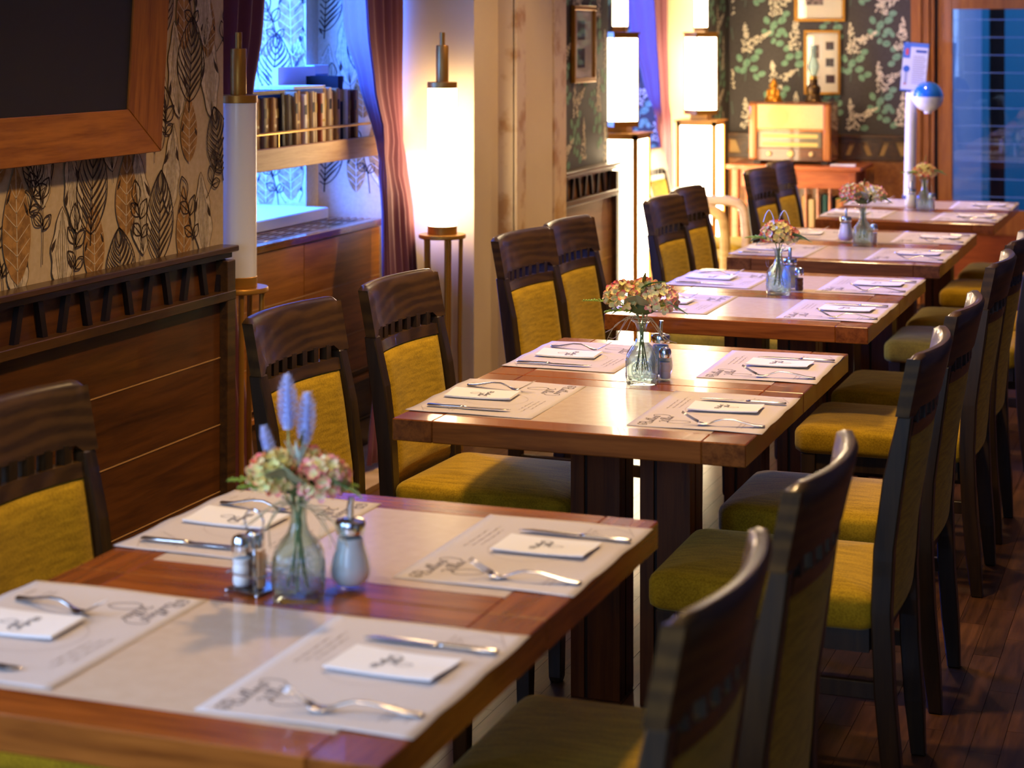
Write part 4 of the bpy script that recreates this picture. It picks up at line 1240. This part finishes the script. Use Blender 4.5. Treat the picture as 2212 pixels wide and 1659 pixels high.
TN = ('nearest', 'second', 'third', 'fourth', 'farthest')
proto = make_chair()
chairs = [  # table, side, row, x of origin, y, yaw in degrees
    (0, 'L', 'rear', -1.962, 2.90, 1.5), (1, 'L', 'front', -2.005, 4.10, 2.5), (1, 'L', 'rear', -1.99, 4.70, 2.5), (2, 'L', 'front', -2.07, 5.90, 5), (2, 'L', 'rear', -2.06, 6.35, 3),
    (3, 'L', 'front', -1.99, 7.33, 3), (3, 'L', 'rear', -2.02, 7.82, 2), (4, 'L', 'front', -1.98, 9.0, 4), (4, 'L', 'rear', -1.995, 9.54, 3),
    (0, 'R', 'front', -.607, 2.287, 0), (0, 'R', 'rear', -.611, 2.95, 0), (1, 'R', 'front', -.61, 4.14, .5), (1, 'R', 'rear', -.611, 4.765, 0), (2, 'R', 'front', -.625, 5.75, 0), (2, 'R', 'rear', -.63, 6.35, 0),
    (3, 'R', 'front', -.625, 7.39, 0), (3, 'R', 'rear', -.625, 7.94, 0), (4, 'R', 'front', -.62, 8.91, 0), (4, 'R', 'rear', -.62, 9.58, 0)]
for k, (ti, sd, row, x, y, yaw) in enumerate(chairs):
    lab = 'dark wooden chair with olive fabric, %s %s seat, %s table' % ('window-side' if sd == 'L' else 'aisle-side', row, TN[ti])
    rz = math.radians(-yaw) if sd == 'L' else PI + math.radians(yaw)
    if k == 0:
        proto.location = (x, y, 0); proto.rotation_euler = (0, 0, rz); proto['label'] = lab; proto['group'] = 'dining chairs along the row of tables'
    else:
        dup(proto, (x, y, 0), rz, lab, 'dining chairs along the row of tables')
dup(proto, (-2.89, 10.33, 0), 0, 'dark wooden chair standing alone in the far niche behind a box lamp', 'dining chairs along the row of tables')

# ------------------------------------------------------------------ tables
def make_table():
    t = thing('dining_table', 'x', 'table')
    zt, th = .75, .049
    for h, (y0, y1) in enumerate(((-.6, -.0015), (.0015, .6))):
        for s in (-1, 1):
            MB().box(min(s * .305, s * .4), max(s * .305, s * .4), y0, y1, zt - th, zt).build('end_board', M_table_y, t, bevel=.0022)
        b = .082
        MB().box(-.3045, .3045, y0, y0 + b, zt - th, zt).build('border_board', M_table, t, bevel=.0022)
        MB().box(-.3045, .3045, y1 - b, y1, zt - th, zt).build('border_board', M_table, t, bevel=.0022)
        MB().box(-.3045, .3045, y0 + b, y1 - b, zt - th + .004, zt - .0003).build('centre_panel', M_panel, t)
    for x0 in (-.148, .026):
        p = MB().box(x0 + .006, x0 + .119, -.094, .011, 0, zt - th).build('pedestal_post', M_slatd, t)
        for (a, b_) in ((0, .034), (.042, .112 + .012)):
            MB().box(x0 + a, x0 + b_, -.1, -.088, 0, zt - th).build('facing_board', M_post, p, bevel=.001)
            MB().box(x0 + a, x0 + b_, .005, .017, 0, zt - th).build('facing_board', M_post, p, bevel=.001)
        for (a, b_) in ((-.088, -.055), (-.047, .005)):
            MB().box(x0 + .112, x0 + .124, a, b_, 0, zt - th).build('facing_board', M_post, p, bevel=.001)
            MB().box(x0, x0 + .012, a, b_, 0, zt - th).build('facing_board', M_post, p, bevel=.001)
    MB().box(-.03, .03, -.06, -.02, .64, .665).build('tie_bar', M_slatd, t)
    return t


TX = (-1.308, -1.305, -1.331, -1.332, -1.304)
TY = (2.640, 4.501, 6.1675, 7.7415, 9.348)
tproto = make_table()
TLAB = ('brown square-edged table for four nearest to the camera, with lavender in its vase', 'brown table for four, second from the camera, with raffia in its bouquet', 'brown table for four, third from the camera, in the middle of the row',
        'brown table for four, fourth from the camera', 'brown table for four at the far end of the row, nearest the door')
for k in range(5):
    if k == 0:
        tproto.location = (TX[0], TY[0], 0); tproto['label'] = TLAB[0]; tproto['group'] = 'dining tables in a row'
    else:
        dup(tproto, (TX[k], TY[k], 0), 0, TLAB[k], 'dining tables in a row')

# ------------------------------------------------------------------ lettering: strokes written as ribbons (u right, v up, unit = x-height)
def stroke_word():
    S = []
    S.append([(1.9, 2.0), (1.2, 2.35), (.3, 2.2), (-.1, 1.4), (.2, .6), (.9, .5), (1.3, 1.0), (1.0, 1.5), (.55, 1.4), (.5, 1.0), (.8, .85)])      # opening spiral
    S.append([(1.9, -.1), (2.0, 1.0), (2.2, 2.3)])                                                                                              # B stem
    S.append([(1.5, 2.1), (2.3, 2.45), (3.1, 2.0), (2.9, 1.35), (2.15, 1.15), (3.0, 1.05), (3.35, .45), (2.9, -.1), (2.1, 0), (1.7, .3)])         # B bowls
    S.append([(3.6, .95), (3.55, .3), (3.9, .0), (4.35, .45), (4.5, 1.0), (4.45, .2), (4.75, .05), (5.1, .6)])                                  # u
    S.append([(5.0, .5), (5.6, 2.1), (5.35, .4), (5.6, .0), (6.0, .35)]); S.append([(5.0, 1.45), (6.1, 1.6)])                                   # t
    S.append([(6.0, .35), (6.7, 1.6), (6.75, 2.3), (6.4, 2.0), (6.35, .5), (6.6, .0), (7.0, .35)])                                              # l
    S.append([(7.0, .35), (7.6, .75), (7.4, 1.05), (7.1, .7), (7.2, .15), (7.6, .0), (8.0, .4)])                                                # e
    S.append([(8.0, .4), (8.3, 1.05), (8.6, .85), (8.5, .25), (8.7, .0), (9.0, .3)])                                                            # r
    S.append([(9.0, .3), (9.4, 1.1), (9.65, .5), (9.45, .0), (9.0, .1)]); S.append([(9.5, 1.3), (10.6, 1.6), (11.4, .6), (11.2, -1.2), (10.3, -1.9)])  # s and its long loop
    S.append([(4.0, -1.5), (4.5, -1.1), (4.9, -1.5), (4.9, -2.9), (5.4, -2.0), (6.0, -1.1)])                                                    # V
    S.append([(6.1, -1.9), (6.15, -2.6), (6.4, -2.8), (6.7, -2.5)]); S.append([(6.2, -1.45), (6.3, -1.4)])                                      # i
    S.append([(6.7, -2.5), (7.3, -1.1), (7.2, -.6), (6.9, -1.0), (6.95, -2.5), (7.3, -2.8), (7.6, -2.4)])                                       # l
    S.append([(7.6, -2.4), (8.2, -1.0), (8.1, -.5), (7.8, -.9), (7.85, -2.5), (8.2, -2.8), (8.5, -2.4)])                                        # l
    S.append([(9.3, -1.9), (8.8, -1.75), (8.5, -2.3), (8.8, -2.8), (9.3, -2.3), (9.4, -1.8), (9.35, -2.5), (9.7, -2.8), (10.3, -1.9)])          # a
    S.append([(4.9, -2.9), (3.9, -3.0), (3.4, -4.5), (4.2, -6.6), (5.4, -7.4), (6.3, -6.3), (6.3, -4.2), (5.6, -3.0), (4.9, -2.9)])              # wide swash loop below
    return [smooth_path(s, 5) for s in S]


WORD = stroke_word()


def write(mb, scale, u0, v0, wd, to3):
    for s in WORD:
        mb.ribbon([(u0 + a * scale, v0 + b * scale) for a, b in s], wd, to3)


# ------------------------------------------------------------------ place setting (local: +x towards the diner, y to the diner's right after rz; right side of the table uses rz 0)
def hz(x, y):  # gentle ripple of the paper
    e = max(0, (x - .09) / .06)
    return .0012 + .0008 * math.sin(9 * y + 2) * math.sin(14 * x) + .0022 * e * (math.sin(38 * y) * .5 + .5) ** 2 + .0022 * max(0, (abs(y) - .15) / .06) ** 2 * (.5 + .5 * math.sin(20 * x + 1))


pm = thing('placemat', 'x', 'placemat')
mb = MB()
mb.slab(16, 40, lambda u, v: (-.15 + .3 * u, -.21 + .42 * v, hz(-.15 + .3 * u, -.21 + .42 * v)), lambda u, v: (-.15 + .3 * u, -.21 + .42 * v, hz(-.15 + .3 * u, -.21 + .42 * v) - .0006))
mb.build('sheet', M_paper, pm, smooth='all')
# text runs along +y, its up is -x; upper-left corner for the diner is (-x, -y)
def pmto(u, v): return (-v, u, hz(-v, u) + .0005)
mb = MB(); write(mb, .0108, -.195, .105, .0016, pmto); mb.build('printed_lettering', M_ink, pm)['kind'] = 'stuff'
mb = MB()
for k, (u, v, l) in enumerate(((.0, .115, .11), (.01, .103, .13), (.02, .091, .1), (-.17, -.085, .06), (-.17, -.095, .05), (-.165, -.12, .03), (.13, -.05, .05), (.14, -.06, .03))):
    mb.ribbon([(u + l * q / 14, v + .0012 * math.sin(q * 2.1 + k)) for q in range(15)], [.0016 * (1 + .8 * math.sin(q * 1.7 + k)) for q in range(15)], pmto)
mb.ribbon([(.10, -.12), (.13, -.08), (.17, -.06), (.19, -.09), (.17, -.125)], .0012, pmto); mb.ribbon([(.15, -.135), (.2, -.11)], .0012, pmto)
mb.build('printed_text', M_ink_l, pm)['kind'] = 'stuff'
mb = MB()
mb.ribbon([(.02 + .075 * math.cos(2 * PI * k / 40), 0 + .075 * math.sin(2 * PI * k / 40)) for k in range(41)], .0007, pmto)
mb.build('printed_circle', M_ink_l, pm)

nk = thing('napkin', 'x', 'napkin')
mb = MB()
def nz(u, v, lift): return .0008 + lift + .0016 * math.sin(5 * v + 1) * u + .0025 * (u ** 4) + .002 * ((1 - u) ** 5)
for ly in range(3):
    o = ly * .0011
    mb.slab(14, 8, lambda u, v: (-.08 + .16 * u + .0012 * ly, -.048 + .096 * v - .001 * ly, nz(u, v, o + .0009)), lambda u, v: (-.08 + .16 * u + .0012 * ly, -.048 + .096 * v - .001 * ly, nz(u, v, o) if ly == 0 else nz(u, v, o)))
mb.build('folded_paper', M_napkin, nk, smooth=True, angle=60)
def nkto(u, v): return (-v, u, nz((-v + .08) / .16, (u + .048) / .096, .0031) + .0005)
mb = MB(); write(mb, .0052, -.028, .008, .0013, nkto); mb.build('printed_lettering', mat('print_black', '3a3436', .8), nk)['kind'] = 'stuff'

fk = thing('fork', 'x', 'fork')      # tines point to -x
def bar(path, n=8):
    """flat bar: path of (x, y, z, half width, half thickness)"""
    rg = []
    for (x, y, z, hw, ht) in path:
        rg.append([(x, y + hw * math.cos(2 * PI * i / n), z + ht * math.sin(2 * PI * i / n)) for i in range(n)])
    return MB().rings(rg)
hp = [(.100, .0042, .006, .0022), (.095, .0036, .0085, .0024), (.075, .0052, .0078, .0022), (.05, .0100, .006, .002), (.025, .0145, .0045, .0019), (.0, .0150, .0035, .002), (-.018, .0105, .0035, .0022), (-.03, .006, .005, .002), (-.038, .0042, .0095, .0016), (-.048, .0038, .0118, .0013), (-.056, .0052, .012, .0012), (-.062, .008, .0118, .0011)]
bar([(x * .9, 0, z, hw, ht) for x, z, hw, ht in hp]).build('handle', M_steel, fk, smooth='all')
for k in range(4):
    y = -.0092 + .00613 * k
    bar([(-.054, y * .98, .0076, .0015, .0011), (-.065, y, .0128, .0012, .001), (-.077, y, .0195, .0011, .0009), (-.09, y * .97, .0275, .0008, .0007)], 6).build('tine', M_steel, fk, smooth='all')
kn = thing('knife', 'x', 'knife')
bar([(.1, 0, .0042, .005, .002), (.097, 0, .0042, .0075, .003), (.06, 0, .0042, .0065, .003), (.02, 0, .0042, .0055, .0032), (.012, 0, .0042, .006, .003)]).build('handle', M_steel, kn, smooth='all')
bar([(.013, 0, .0042, .0055, .002), (.005, .001, .004, .0085, .0008), (-.05, .0015, .004, .0095, .0007), (-.08, .001, .004, .0085, .0007), (-.095, -.002, .004, .0045, .0006), (-.1, -.005, .004, .001, .0005)]).build('blade', M_steel, kn, smooth='all')

first = True
rs = random.Random(3)
ROWN = ('front', 'rear')
for k in range(5):
    for sd in (1, -1):
        for row in (0, 1):
            j = lambda a: rs.uniform(-a, a)
            cx = TX[k] + sd * (.2565 + j(.004)); cy = TY[k] + (-.298 if row == 0 else .322) + j(.012)
            if k == 0 and row == 0: cy = TY[0] - .298
            rz = (0 if sd == 1 else PI) + j(.02)
            where = '%s %s setting, %s table' % ('aisle-side' if sd == 1 else 'window-side', ROWN[row], TN[k])
            R = Matrix.Rotation(rz, 4, 'Z')
            def at(x, y, z):
                v = R @ Vector((x, y, 0)); return (cx + v.x, cy + v.y, z)
            items = ((pm, 'printed paper placemat at the ', 'paper placemats', at(0, 0, .75), rz),
                     (nk, 'folded white napkin with script print at the ', 'folded napkins', at((.018 if sd == 1 else .035) + j(.006), (.022 if sd == 1 else -.004) + j(.008), .7535), rz + j(.06)),
                     (fk, 'steel fork resting left of the napkin at the ', 'forks', at((.05 if sd == 1 else .03) + j(.004), (-.158 if sd == 1 else -.092) + j(.004), .7522), rz + .28 + j(.05) if sd == 1 else rz - .0 + j(.08)),
                     (kn, 'steel knife resting right of the napkin at the ', 'knives', at((.038 if sd == 1 else .024) + j(.005), (.114 if sd == 1 else .155) + j(.006), .7522), rz + j(.05)))
            for (o, l, g, loc, r) in items:
                if o is fk and sd == 1: r = rz + .14 + j(.06)
                if o is fk and sd == -1: r = rz - .17 + j(.09)
                if first:
                    o.location = loc; o.rotation_euler = (0, 0, r); o['label'] = l + where; o['group'] = g
                else:
                    dup(o, loc, r, l + where, g)
            first = False

# ------------------------------------------------------------------ vases
def rsq(r, f, n=28):
    """rounded-square ring of half size r; f = 0 round .. 1 square"""
    out = []
    for i in range(n):
        a = 2 * PI * i / n
        c, s = math.cos(a), math.sin(a)
        e = 2 + 4 * f
        k = (abs(c) ** e + abs(s) ** e) ** (-1 / e)
        out.append((r * k * c, r * k * s))
    return out


def make_vase():
    t = thing('vase', 'x', 'vase')
    outer = ((.034, .0, .8), (.0375, .004, .85), (.038, .03, .85), (.038, .064, .85), (.0355, .074, .75), (.026, .088, .4), (.0165, .10, .1), (.0125, .115, 0), (.0122, .135, 0), (.0145, .143, 0), (.0195, .15, 0))
    inner = ((.0175, .15, 0), (.0125, .143, 0), (.0102, .135, 0), (.0105, .115, 0), (.0142, .10, .1), (.0222, .086, .4), (.031, .072, .7), (.0345, .06, .85), (.0345, .02, .85), (.031, .011, .8))
    rg = []
    for r, z, f in outer + inner:
        ring = [(x, y, z) for x, y in rsq(r, f)]
        if z > .141:  # poured lip on one side
            ring = [(x - (.007 if (x < 0 and abs(y) < r * .7) else 0) * (z - .14) / .01, y, z + (.003 if (x < 0 and abs(y) < r * .7) else 0)) for x, y, z in ring]
        rg.append(ring)
    MB().rings(rg).build('bottle', M_glass_t, t, smooth=True, angle=70)
    MB().tube(smooth_path([(.012, 0, .132), (.03, 0, .136), (.037, 0, .125), (.036, 0, .10), (.03, 0, .088), (.022, 0, .09)], 4), .0042, 8).build('handle', M_glass, t, smooth='all')
    # raised round seal on each face
    for q in range(4):
        Mq = Matrix.Rotation(q * PI / 2, 4, 'Z') @ Matrix.Translation((0, -.0375, .036)) @ Matrix.Rotation(PI / 2, 4, 'X')
        mb = MB()
        for R0 in (.024, .0135):
            mb.rings([[((R0 + .0016 * math.cos(2 * PI * i / 6)) * math.cos(2 * PI * k / 24), (R0 + .0016 * math.cos(2 * PI * i / 6)) * math.sin(2 * PI * k / 24), .0016 * math.sin(2 * PI * i / 6)) for k in range(24)] for i in range(7)], cap0=False, cap1=False, M=Mq)
        for k in range(12):
            a = 2 * PI * k / 12
            mb.tube([(.0155 * math.cos(a), .0155 * math.sin(a), .0008), (.0215 * math.cos(a), .0215 * math.sin(a), .0008)], .0013, 5, M=Mq)
        for x in (-.005, 0, .005):
            mb.tube([(x, -.008, .0006), (x * .9, .007, .0006)], .0012, 5, M=Mq)
        mb.build('raised_seal', clear_glass('seal_glass', 'f8ffff', 1.0, .7), t, smooth='all')
    return t


vp = make_vase()
VX = ((-1.296, 2.612), (-1.303, 4.50), (-1.324, 6.175), (-1.309, 7.71), (-1.285, 9.30))
VROT = (.35, .28, PI + .3, .1, .2)
VLAB = ('clear glass bottle vase with a handle holding the lavender bouquet', 'clear glass bottle vase with a raised seal on the second table', 'clear glass bottle vase with handle turned left on the third table', 'clear glass bottle vase between sugar and shaker on the fourth table', 'clear glass bottle vase on the farthest table')
for k in range(5):
    if k == 0:
        vp.location = (*VX[0], .7502); vp.rotation_euler = (0, 0, VROT[0]); vp['label'] = VLAB[0]; vp['group'] = 'glass bottle vases'
    else:
        dup(vp, (*VX[k], .7502), VROT[k], VLAB[k], 'glass bottle vases')


# ------------------------------------------------------------------ bouquets
def head(mb, c, r, n, rr, sq=.8):
    """hydrangea head: many four-petalled florets on a dome"""
    for k in range(n):
        ph = math.acos(1 - 1.55 * (k + .5) / n); th = 2.39996 * k + rr.uniform(-.2, .2)
        d = Vector((math.sin(ph) * math.cos(th), math.sin(ph) * math.sin(th), math.cos(ph)))
        p = Vector(c) + Vector((d.x * r, d.y * r, d.z * r * sq))
        Mt = Matrix.Translation(p) @ d.to_track_quat('Z', 'Y').to_matrix().to_4x4() @ Matrix.Rotation(rr.uniform(0, 1.5), 4, 'Z')
        pr = rr.uniform(.0115, .0155); tint = rr.uniform(.4, .8) if rr.random() < .6 else rr.uniform(1.0, 1.8)
        for q in range(4):
            Mq = Mt @ Matrix.Rotation(q * PI / 2 + rr.uniform(-.15, .15), 4, 'Z') @ Matrix.Rotation(-rr.uniform(.15, .75), 4, 'Y')
            mb.add([(0, 0, 0), (pr * .5, -pr * .5, .001), (pr * 1.05, -pr * .3, .0025), (pr * 1.18, 0, .003), (pr * 1.05, pr * .3, .0025), (pr * .5, pr * .5, .001), (pr * .6, 0, -.0008)],
                   [(0, 1, 6), (1, 2, 6), (2, 3, 6), (3, 4, 6), (4, 5, 6), (5, 0, 6)], 0, Mq, [.02, .35 * tint, .8 * tint, tint, .8 * tint, .35 * tint, .3 * tint])


def big_leaf(t, base, dirv, l, wd, m, curl=.3, roll=0):
    mb = MB(); d = Vector(dirv).normalized(); side = d.cross(Vector((0, 0, 1))).normalized(); up = side.cross(d)
    side = side * math.cos(roll) + up * math.sin(roll); up = side.cross(d)
    def P(u, v, o):
        s = v; ww = wd / 2 * math.sin(PI * min(1, s ** .75 * .98 + .02)) ** .8
        e = (u * 2 - 1)
        return tuple(Vector(base) + d * (l * s) + side * (e * ww) + up * (.18 * abs(e) * ww - curl * l * s * s + o))
    mb.slab(6, 10, lambda u, v: P(u, v, .0004), lambda u, v: P(u, v, -.0004))
    return mb.build('leaf', m, t, smooth='all')


def fern(t, base, dirv, l, m, rr):
    d = Vector(dirv).normalized(); mb = MB()
    mb.tube([tuple(Vector(base) + d * (l * s) + Vector((0, 0, -.25 * l * s * s))) for s in (0, .25, .5, .75, 1)], [.0012, .001, .0009, .0007, .0004], 4)
    for k in range(16):
        s = .25 + .75 * k / 16
        p = Vector(base) + d * (l * s) + Vector((0, 0, -.25 * l * s * s))
        for q in (-1, 1):
            sd = d.cross(Vector((0, 0, 1))).normalized() * q
            e = p + (d * .6 + sd * .7 + Vector((0, 0, rr.uniform(-.3, .5)))).normalized() * (.024 * (1.15 - s))
            mb.tube([tuple(p), tuple((p + e) / 2 + Vector((0, 0, .001))), tuple(e)], [.0012, .0022, .0008], 4)
    return mb.build('fern_sprig', m, t)


def bouquet(label, loc, sd, size=1.0, lavender=False, raffia=False, bigleaf=0):
    rr = random.Random(sd)
    t = thing('bouquet', label, 'flowers', loc, 0, 'hydrangea bouquets')
    # stems down into the vase
    mb = MB()
    for k in range(5):
        a = k * 1.26
        mb.tube([(.016 * math.cos(a), .016 * math.sin(a), -.115), (.004 * math.cos(a + 2), .004 * math.sin(a + 2), -.02), (.022 * math.cos(a) * size, .022 * math.sin(a) * size, .05)], .0016, 5)
    mb.build('stems', M_stem, t, smooth='all')
    z = .062
    hs_ = ((-.042, -.006, z, .037), (.042, .008, z - .006, .037), (0.0, .028, z + .008, .03)) if bigleaf or raffia or lavender else ((0, 0, z, .045), (.03, .02, z - .012, .03), (-.03, .014, z - .01, .03))
    for q, (x, y, zz_, r) in enumerate(hs_):
        mb = MB(); head(mb, (x * size, y * size, zz_ * size), r * size, 46, rr)
        h = mb.build('hydrangea_head', M_petal if q % 2 == 0 else M_petal2, t)
        h['kind'] = 'stuff'
    core = MB(); ell(core, (0, .004, .045), (.038 * size, .028 * size, .024)); core.build('foliage_core', mat('foliage_dark', '4a5c2c', .7), t, smooth='all')
    if bigleaf or lavender or raffia:
        big_leaf(t, (.0, -.026, .05), (.55, -.6, .55), .05, .042, M_leaf2, .25, .7); big_leaf(t, (-.005, -.024, .05), (-.4, -.6, .5), .048, .04, M_leaf2, .3, -.7)
    big_leaf(t, (.05 * size, 0, .05), (1, -.1, -.12), .072, .045, M_leaf, .2, .35)
    big_leaf(t, (.0, -.01, .085), (.75, .2, .6), .07, .03, M_leaf, .45, .2) if raffia else big_leaf(t, (-.045 * size, 0, .04), (-1, -.2, -.05), .055, .035, M_leaf, .25, -.3)
    big_leaf(t, (-.04 * size, .01, .035), (-.8, .3, -.2), .05, .03, M_leaf, .2, .2)
    for k in range(4):
        a = (3.3, 3.75, .35, 1.3)[k] + rr.uniform(-.15, .15)
        fern(t, (0, 0, .025), (math.cos(a), math.sin(a), .3 + .2 * rr.random()), (.165 if raffia else .12, .1, .1, .08)[k], M_fern, rr)
    fern(t, (.0, .01, .08), (.12, 0, 1), .055, mat('fern_olive', '8a8038', .6), rr)
    if raffia or lavender:
        mb = MB()
        for k in range(9):
            s = 1 if k % 2 else -1
            l = rr.uniform(.05, .10)
            mb.tube(smooth_path([(0, -.006, .012), (s * l * .35, -.012 + rr.uniform(-.01, .01), .008 + rr.uniform(-.01, .01)), (s * l * .75, rr.uniform(-.02, .01), -.02 + rr.uniform(-.015, .015)), (s * l, rr.uniform(-.02, .02), -.045 + rr.uniform(-.02, .02))], 4), .0009, 4)
        h = mb.build('raffia_bow', M_raffia, t); h['kind'] = 'stuff'
    if lavender:
        for (x, y, ang, l, L0, w) in ((-.016, 0, -.02, .205, .082, .0135), (.002, .012, .05, .178, .078, .0135), (-.035, -.004, -.28, .125, .052, .009)):
            lv = MB().tube([(x * .3, y * .3, 0), (x, y, .06), (x + math.sin(ang) * (l - L0) * .5, y, l - L0)], .0015, 5).build('lavender_stem', M_stem, t, smooth='all')
            mb = MB()
            for k in range(int(L0 / .0042)):
                zq = l - L0 + .0042 * k; tap = math.sin(PI * min(1, .18 + .8 * k * .0042 / L0)) ** .6
                for q in range(7):
                    a = 2 * PI * q / 7 + k * .45
                    bx_ = x + math.sin(ang) * (zq - .04)
                    mb.add([(bx_ + .3 * w * math.cos(a), y + .3 * w * math.sin(a), zq), (bx_ + w * tap * math.cos(a - .28), y + w * tap * math.sin(a - .28), zq + .004), (bx_ + w * tap * (1.1 + .35 * rr.random()) * math.cos(a), y + w * tap * (1.1 + .35 * rr.random()) * math.sin(a), zq + .006 + .004 * rr.random()), (bx_ + w * tap * math.cos(a + .28), y + w * tap * math.sin(a + .28), zq + .004)], [(0, 1, 2), (0, 2, 3)])
            mb.tube([(x + math.sin(ang) * (l - L0 - .04), y, l - L0), (x + math.sin(ang) * (l - .04), y, l)], [w * .55, w * .3], 8)
            mb.build('lavender_spike', M_lav, lv)
        for k in range(5):
            a = -1 + k * .5
            big_leaf(t, (0, 0, .06), (.4 * math.sin(a), -.1, 1), .05, .008, mat('sage_leaf', 'b8c4b4', .7), .1)
    return t


bouquet('bouquet with three lavender spikes over pink-green hydrangea on the nearest table', (*VX[0], .882), 1, .88, lavender=True)
bouquet('bouquet of pink-green hydrangea with grey leaves and raffia on the second table', (*VX[1], .895), 2, 1.05, raffia=True)
b3 = bouquet('small hydrangea bouquet with pale grass loops on the third table', (*VX[2], .895), 3, .92)
b4 = bouquet('round pink-green hydrangea bouquet on the fourth table', (*VX[3], .895), 4, 1.05, bigleaf=1)
b5 = bouquet('small orange-pink hydrangea bouquet on the farthest table', (*VX[4], .895), 5, .8)
mb = MB()
for k, (x, s) in enumerate(((-.03, 1), (.02, -1))):
    mb.tube(smooth_path([(x - .02, 0, .09), (x - .012, 0, .115), (x, 0, .13), (x + .012, 0, .11), (x + .018, 0, .085)], 4), .0016, 5)
mb.build('grass_loop', mat('pale_grass', 'c8d4cc', .5), b3)

# ------------------------------------------------------------------ sugar dispensers, shakers, caddy
def make_sugar():
    t = thing('sugar_dispenser', 'x', 'sugar dispenser')
    o = ((.022, 0), (.026, .004), (.0315, .018), (.033, .03), (.030, .045), (.0245, .062), (.0215, .078), (.0212, .092))
    i = ((.019, .092), (.0193, .078), (.0222, .062), (.0277, .045), (.0305, .03), (.029, .018), (.022, .008))
    MB().lathe(o + i, 28).build('jar', M_glass, t, smooth=True, angle=70)
    MB().lathe([(.0215, .0085), (.0285, .0182), (.030, .03), (.0272, .045), (.0217, .062), (.0190, .078)], 24).build('sugar', M_sugar, t, smooth=True)
    MB().lathe([(.0235, .086), (.0238, .088), (.0238, .1), (.0225, .104), (.012, .107), (.006, .108)], 28).build('cap', M_chrome, t, smooth=True)
    MB().tube([(0, 0, .104), (0, 0, .125), (.002, 0, .1395)], [.0058, .0056, .005], 12).build('spout', M_chrome, t, smooth=True)
    return t


def make_shaker(fill):
    t = thing('salt_shaker', 'x', 'shaker')
    o = [(.0125, 0), (.0145, .003)]
    for k in range(3):
        o += [(.0148, .006 + .016 * k), (.0152, .012 + .016 * k), (.0138, .0205 + .016 * k)]
    o += [(.0142, .056)]
    MB().lathe(o, 22).build('glass_body', M_glass, t, smooth=True, angle=70)
    MB().lathe([(r - .0018, z + (.003 if z < .01 else 0)) for r, z in o[:-2]], 20).build('filling', fill, t, smooth=True)
    MB().lathe([(.0152, .055), (.0154, .057), (.0154, .07), (.013, .077), (.006, .080), (.001, .081)], 22).build('cap', M_chrome, t, smooth=True)
    return t


sg_ = make_sugar()
for k, (x, y, lab) in enumerate(((-1.244, 2.686, 'glass sugar dispenser with chrome spout right of the lavender vase'), (-1.283, 4.60, 'glass sugar dispenser behind the vase on the second table'), (-1.312, 6.30, 'glass sugar dispenser behind the vase on the third table'),
                                 (-1.394, 7.80, 'glass sugar dispenser left of the vase on the fourth table'), (-1.352, 9.33, 'glass sugar dispenser left of the vase on the farthest table'))):
    if k == 0:
        sg_.location = (x, y, .7502); sg_['label'] = lab; sg_['group'] = 'sugar dispensers'
    else:
        dup(sg_, (x, y, .7502), .4 * k, lab, 'sugar dispensers')
# caddy on the nearest table: two shakers and a toothpick glass
cd = thing('cruet_caddy', 'chrome wire cruet caddy with a ring handle left of the lavender vase', 'caddy', (-1.388, 2.625, .7502), -.25)
MB().box(-.02, .045, -.03, .03, .004, .0065).build('tray', M_chrome, cd, bevel=.001)
for sx in (-.018, .043):
    for sy in (-.028, .028):
        mb = MB(); ell(mb, (sx, sy, .003), (.004, .004, .003), 8); mb.build('ball_foot', M_chrome, cd, smooth='all')
MB().tube([(.012, 0, .006), (.012, 0, .088)], .002, 8).build('post', M_chrome, cd, smooth='all')
MB().tube([(.012 + .019 * math.cos(a), 0, .105 + .019 * math.sin(a)) for a in [-PI / 2 + 2 * PI * k / 20 for k in range(21)]], .0018, 6).build('ring_handle', M_chrome, cd, smooth='all')
mb = MB()
mb.tube([(-.02, -.03, .03), (-.02, .03, .03), (.045, .03, .03), (.045, -.03, .03), (-.02, -.03, .03)], .0013, 6); mb.build('wire_rail', M_chrome, cd)
s1 = make_shaker(M_sugar)
Mc = Matrix.Translation((-1.388, 2.625, 0)) @ Matrix.Rotation(-.25, 4, 'Z')
def cpos(x, y): v = Mc @ Vector((x, y, 0)); return (v.x, v.y, .7568)
s1.location = cpos(-.003, -.012); s1['label'] = 'ribbed glass salt shaker with chrome cap in the caddy on the nearest table'; s1['group'] = 'shakers'
s2 = make_shaker(M_pepper); s2.name = 'pepper_shaker'; s2.location = cpos(-.003, .0175); s2['label'] = 'glass pepper shaker with chrome cap behind the salt in the caddy'; s2['group'] = 'shakers'
tp = thing('toothpick_glass', 'small glass of brown toothpicks between caddy and lavender vase', 'toothpick glass', cpos(.0325, -.008))
MB().lathe([(.013, 0), (.0135, .002), (.0145, .05), (.0133, .05), (.0123, .004)], 20).build('glass_cup', M_glass, tp, smooth=True, angle=60)
for k in range(12):
    a = k * 2.4; r = .0035 + .0055 * (k % 3) / 2
    MB().tube([(r * math.cos(a) * .7, r * math.sin(a) * .7, .004), (r * math.cos(a), r * math.sin(a), .055 + .002 * (k % 4))], .0011, 5).build('toothpick', M_pick, tp)
for k, (x, y, lab) in enumerate(((-1.262, 4.565, 'glass shaker with chrome cap half hidden by the vase on the second table'), (-1.275, 6.27, 'glass shaker with chrome cap behind the vase on the third table'), (-1.28, 7.80, 'glass shaker with chrome cap right of the vase on the fourth table'),
                                 (-1.262, 9.40, 'glass shaker with chrome cap right of the vase on the farthest table'))):
    dup(s1 if k != 1 else s2, (x, y, .7502), .3 * k, lab, 'shakers')
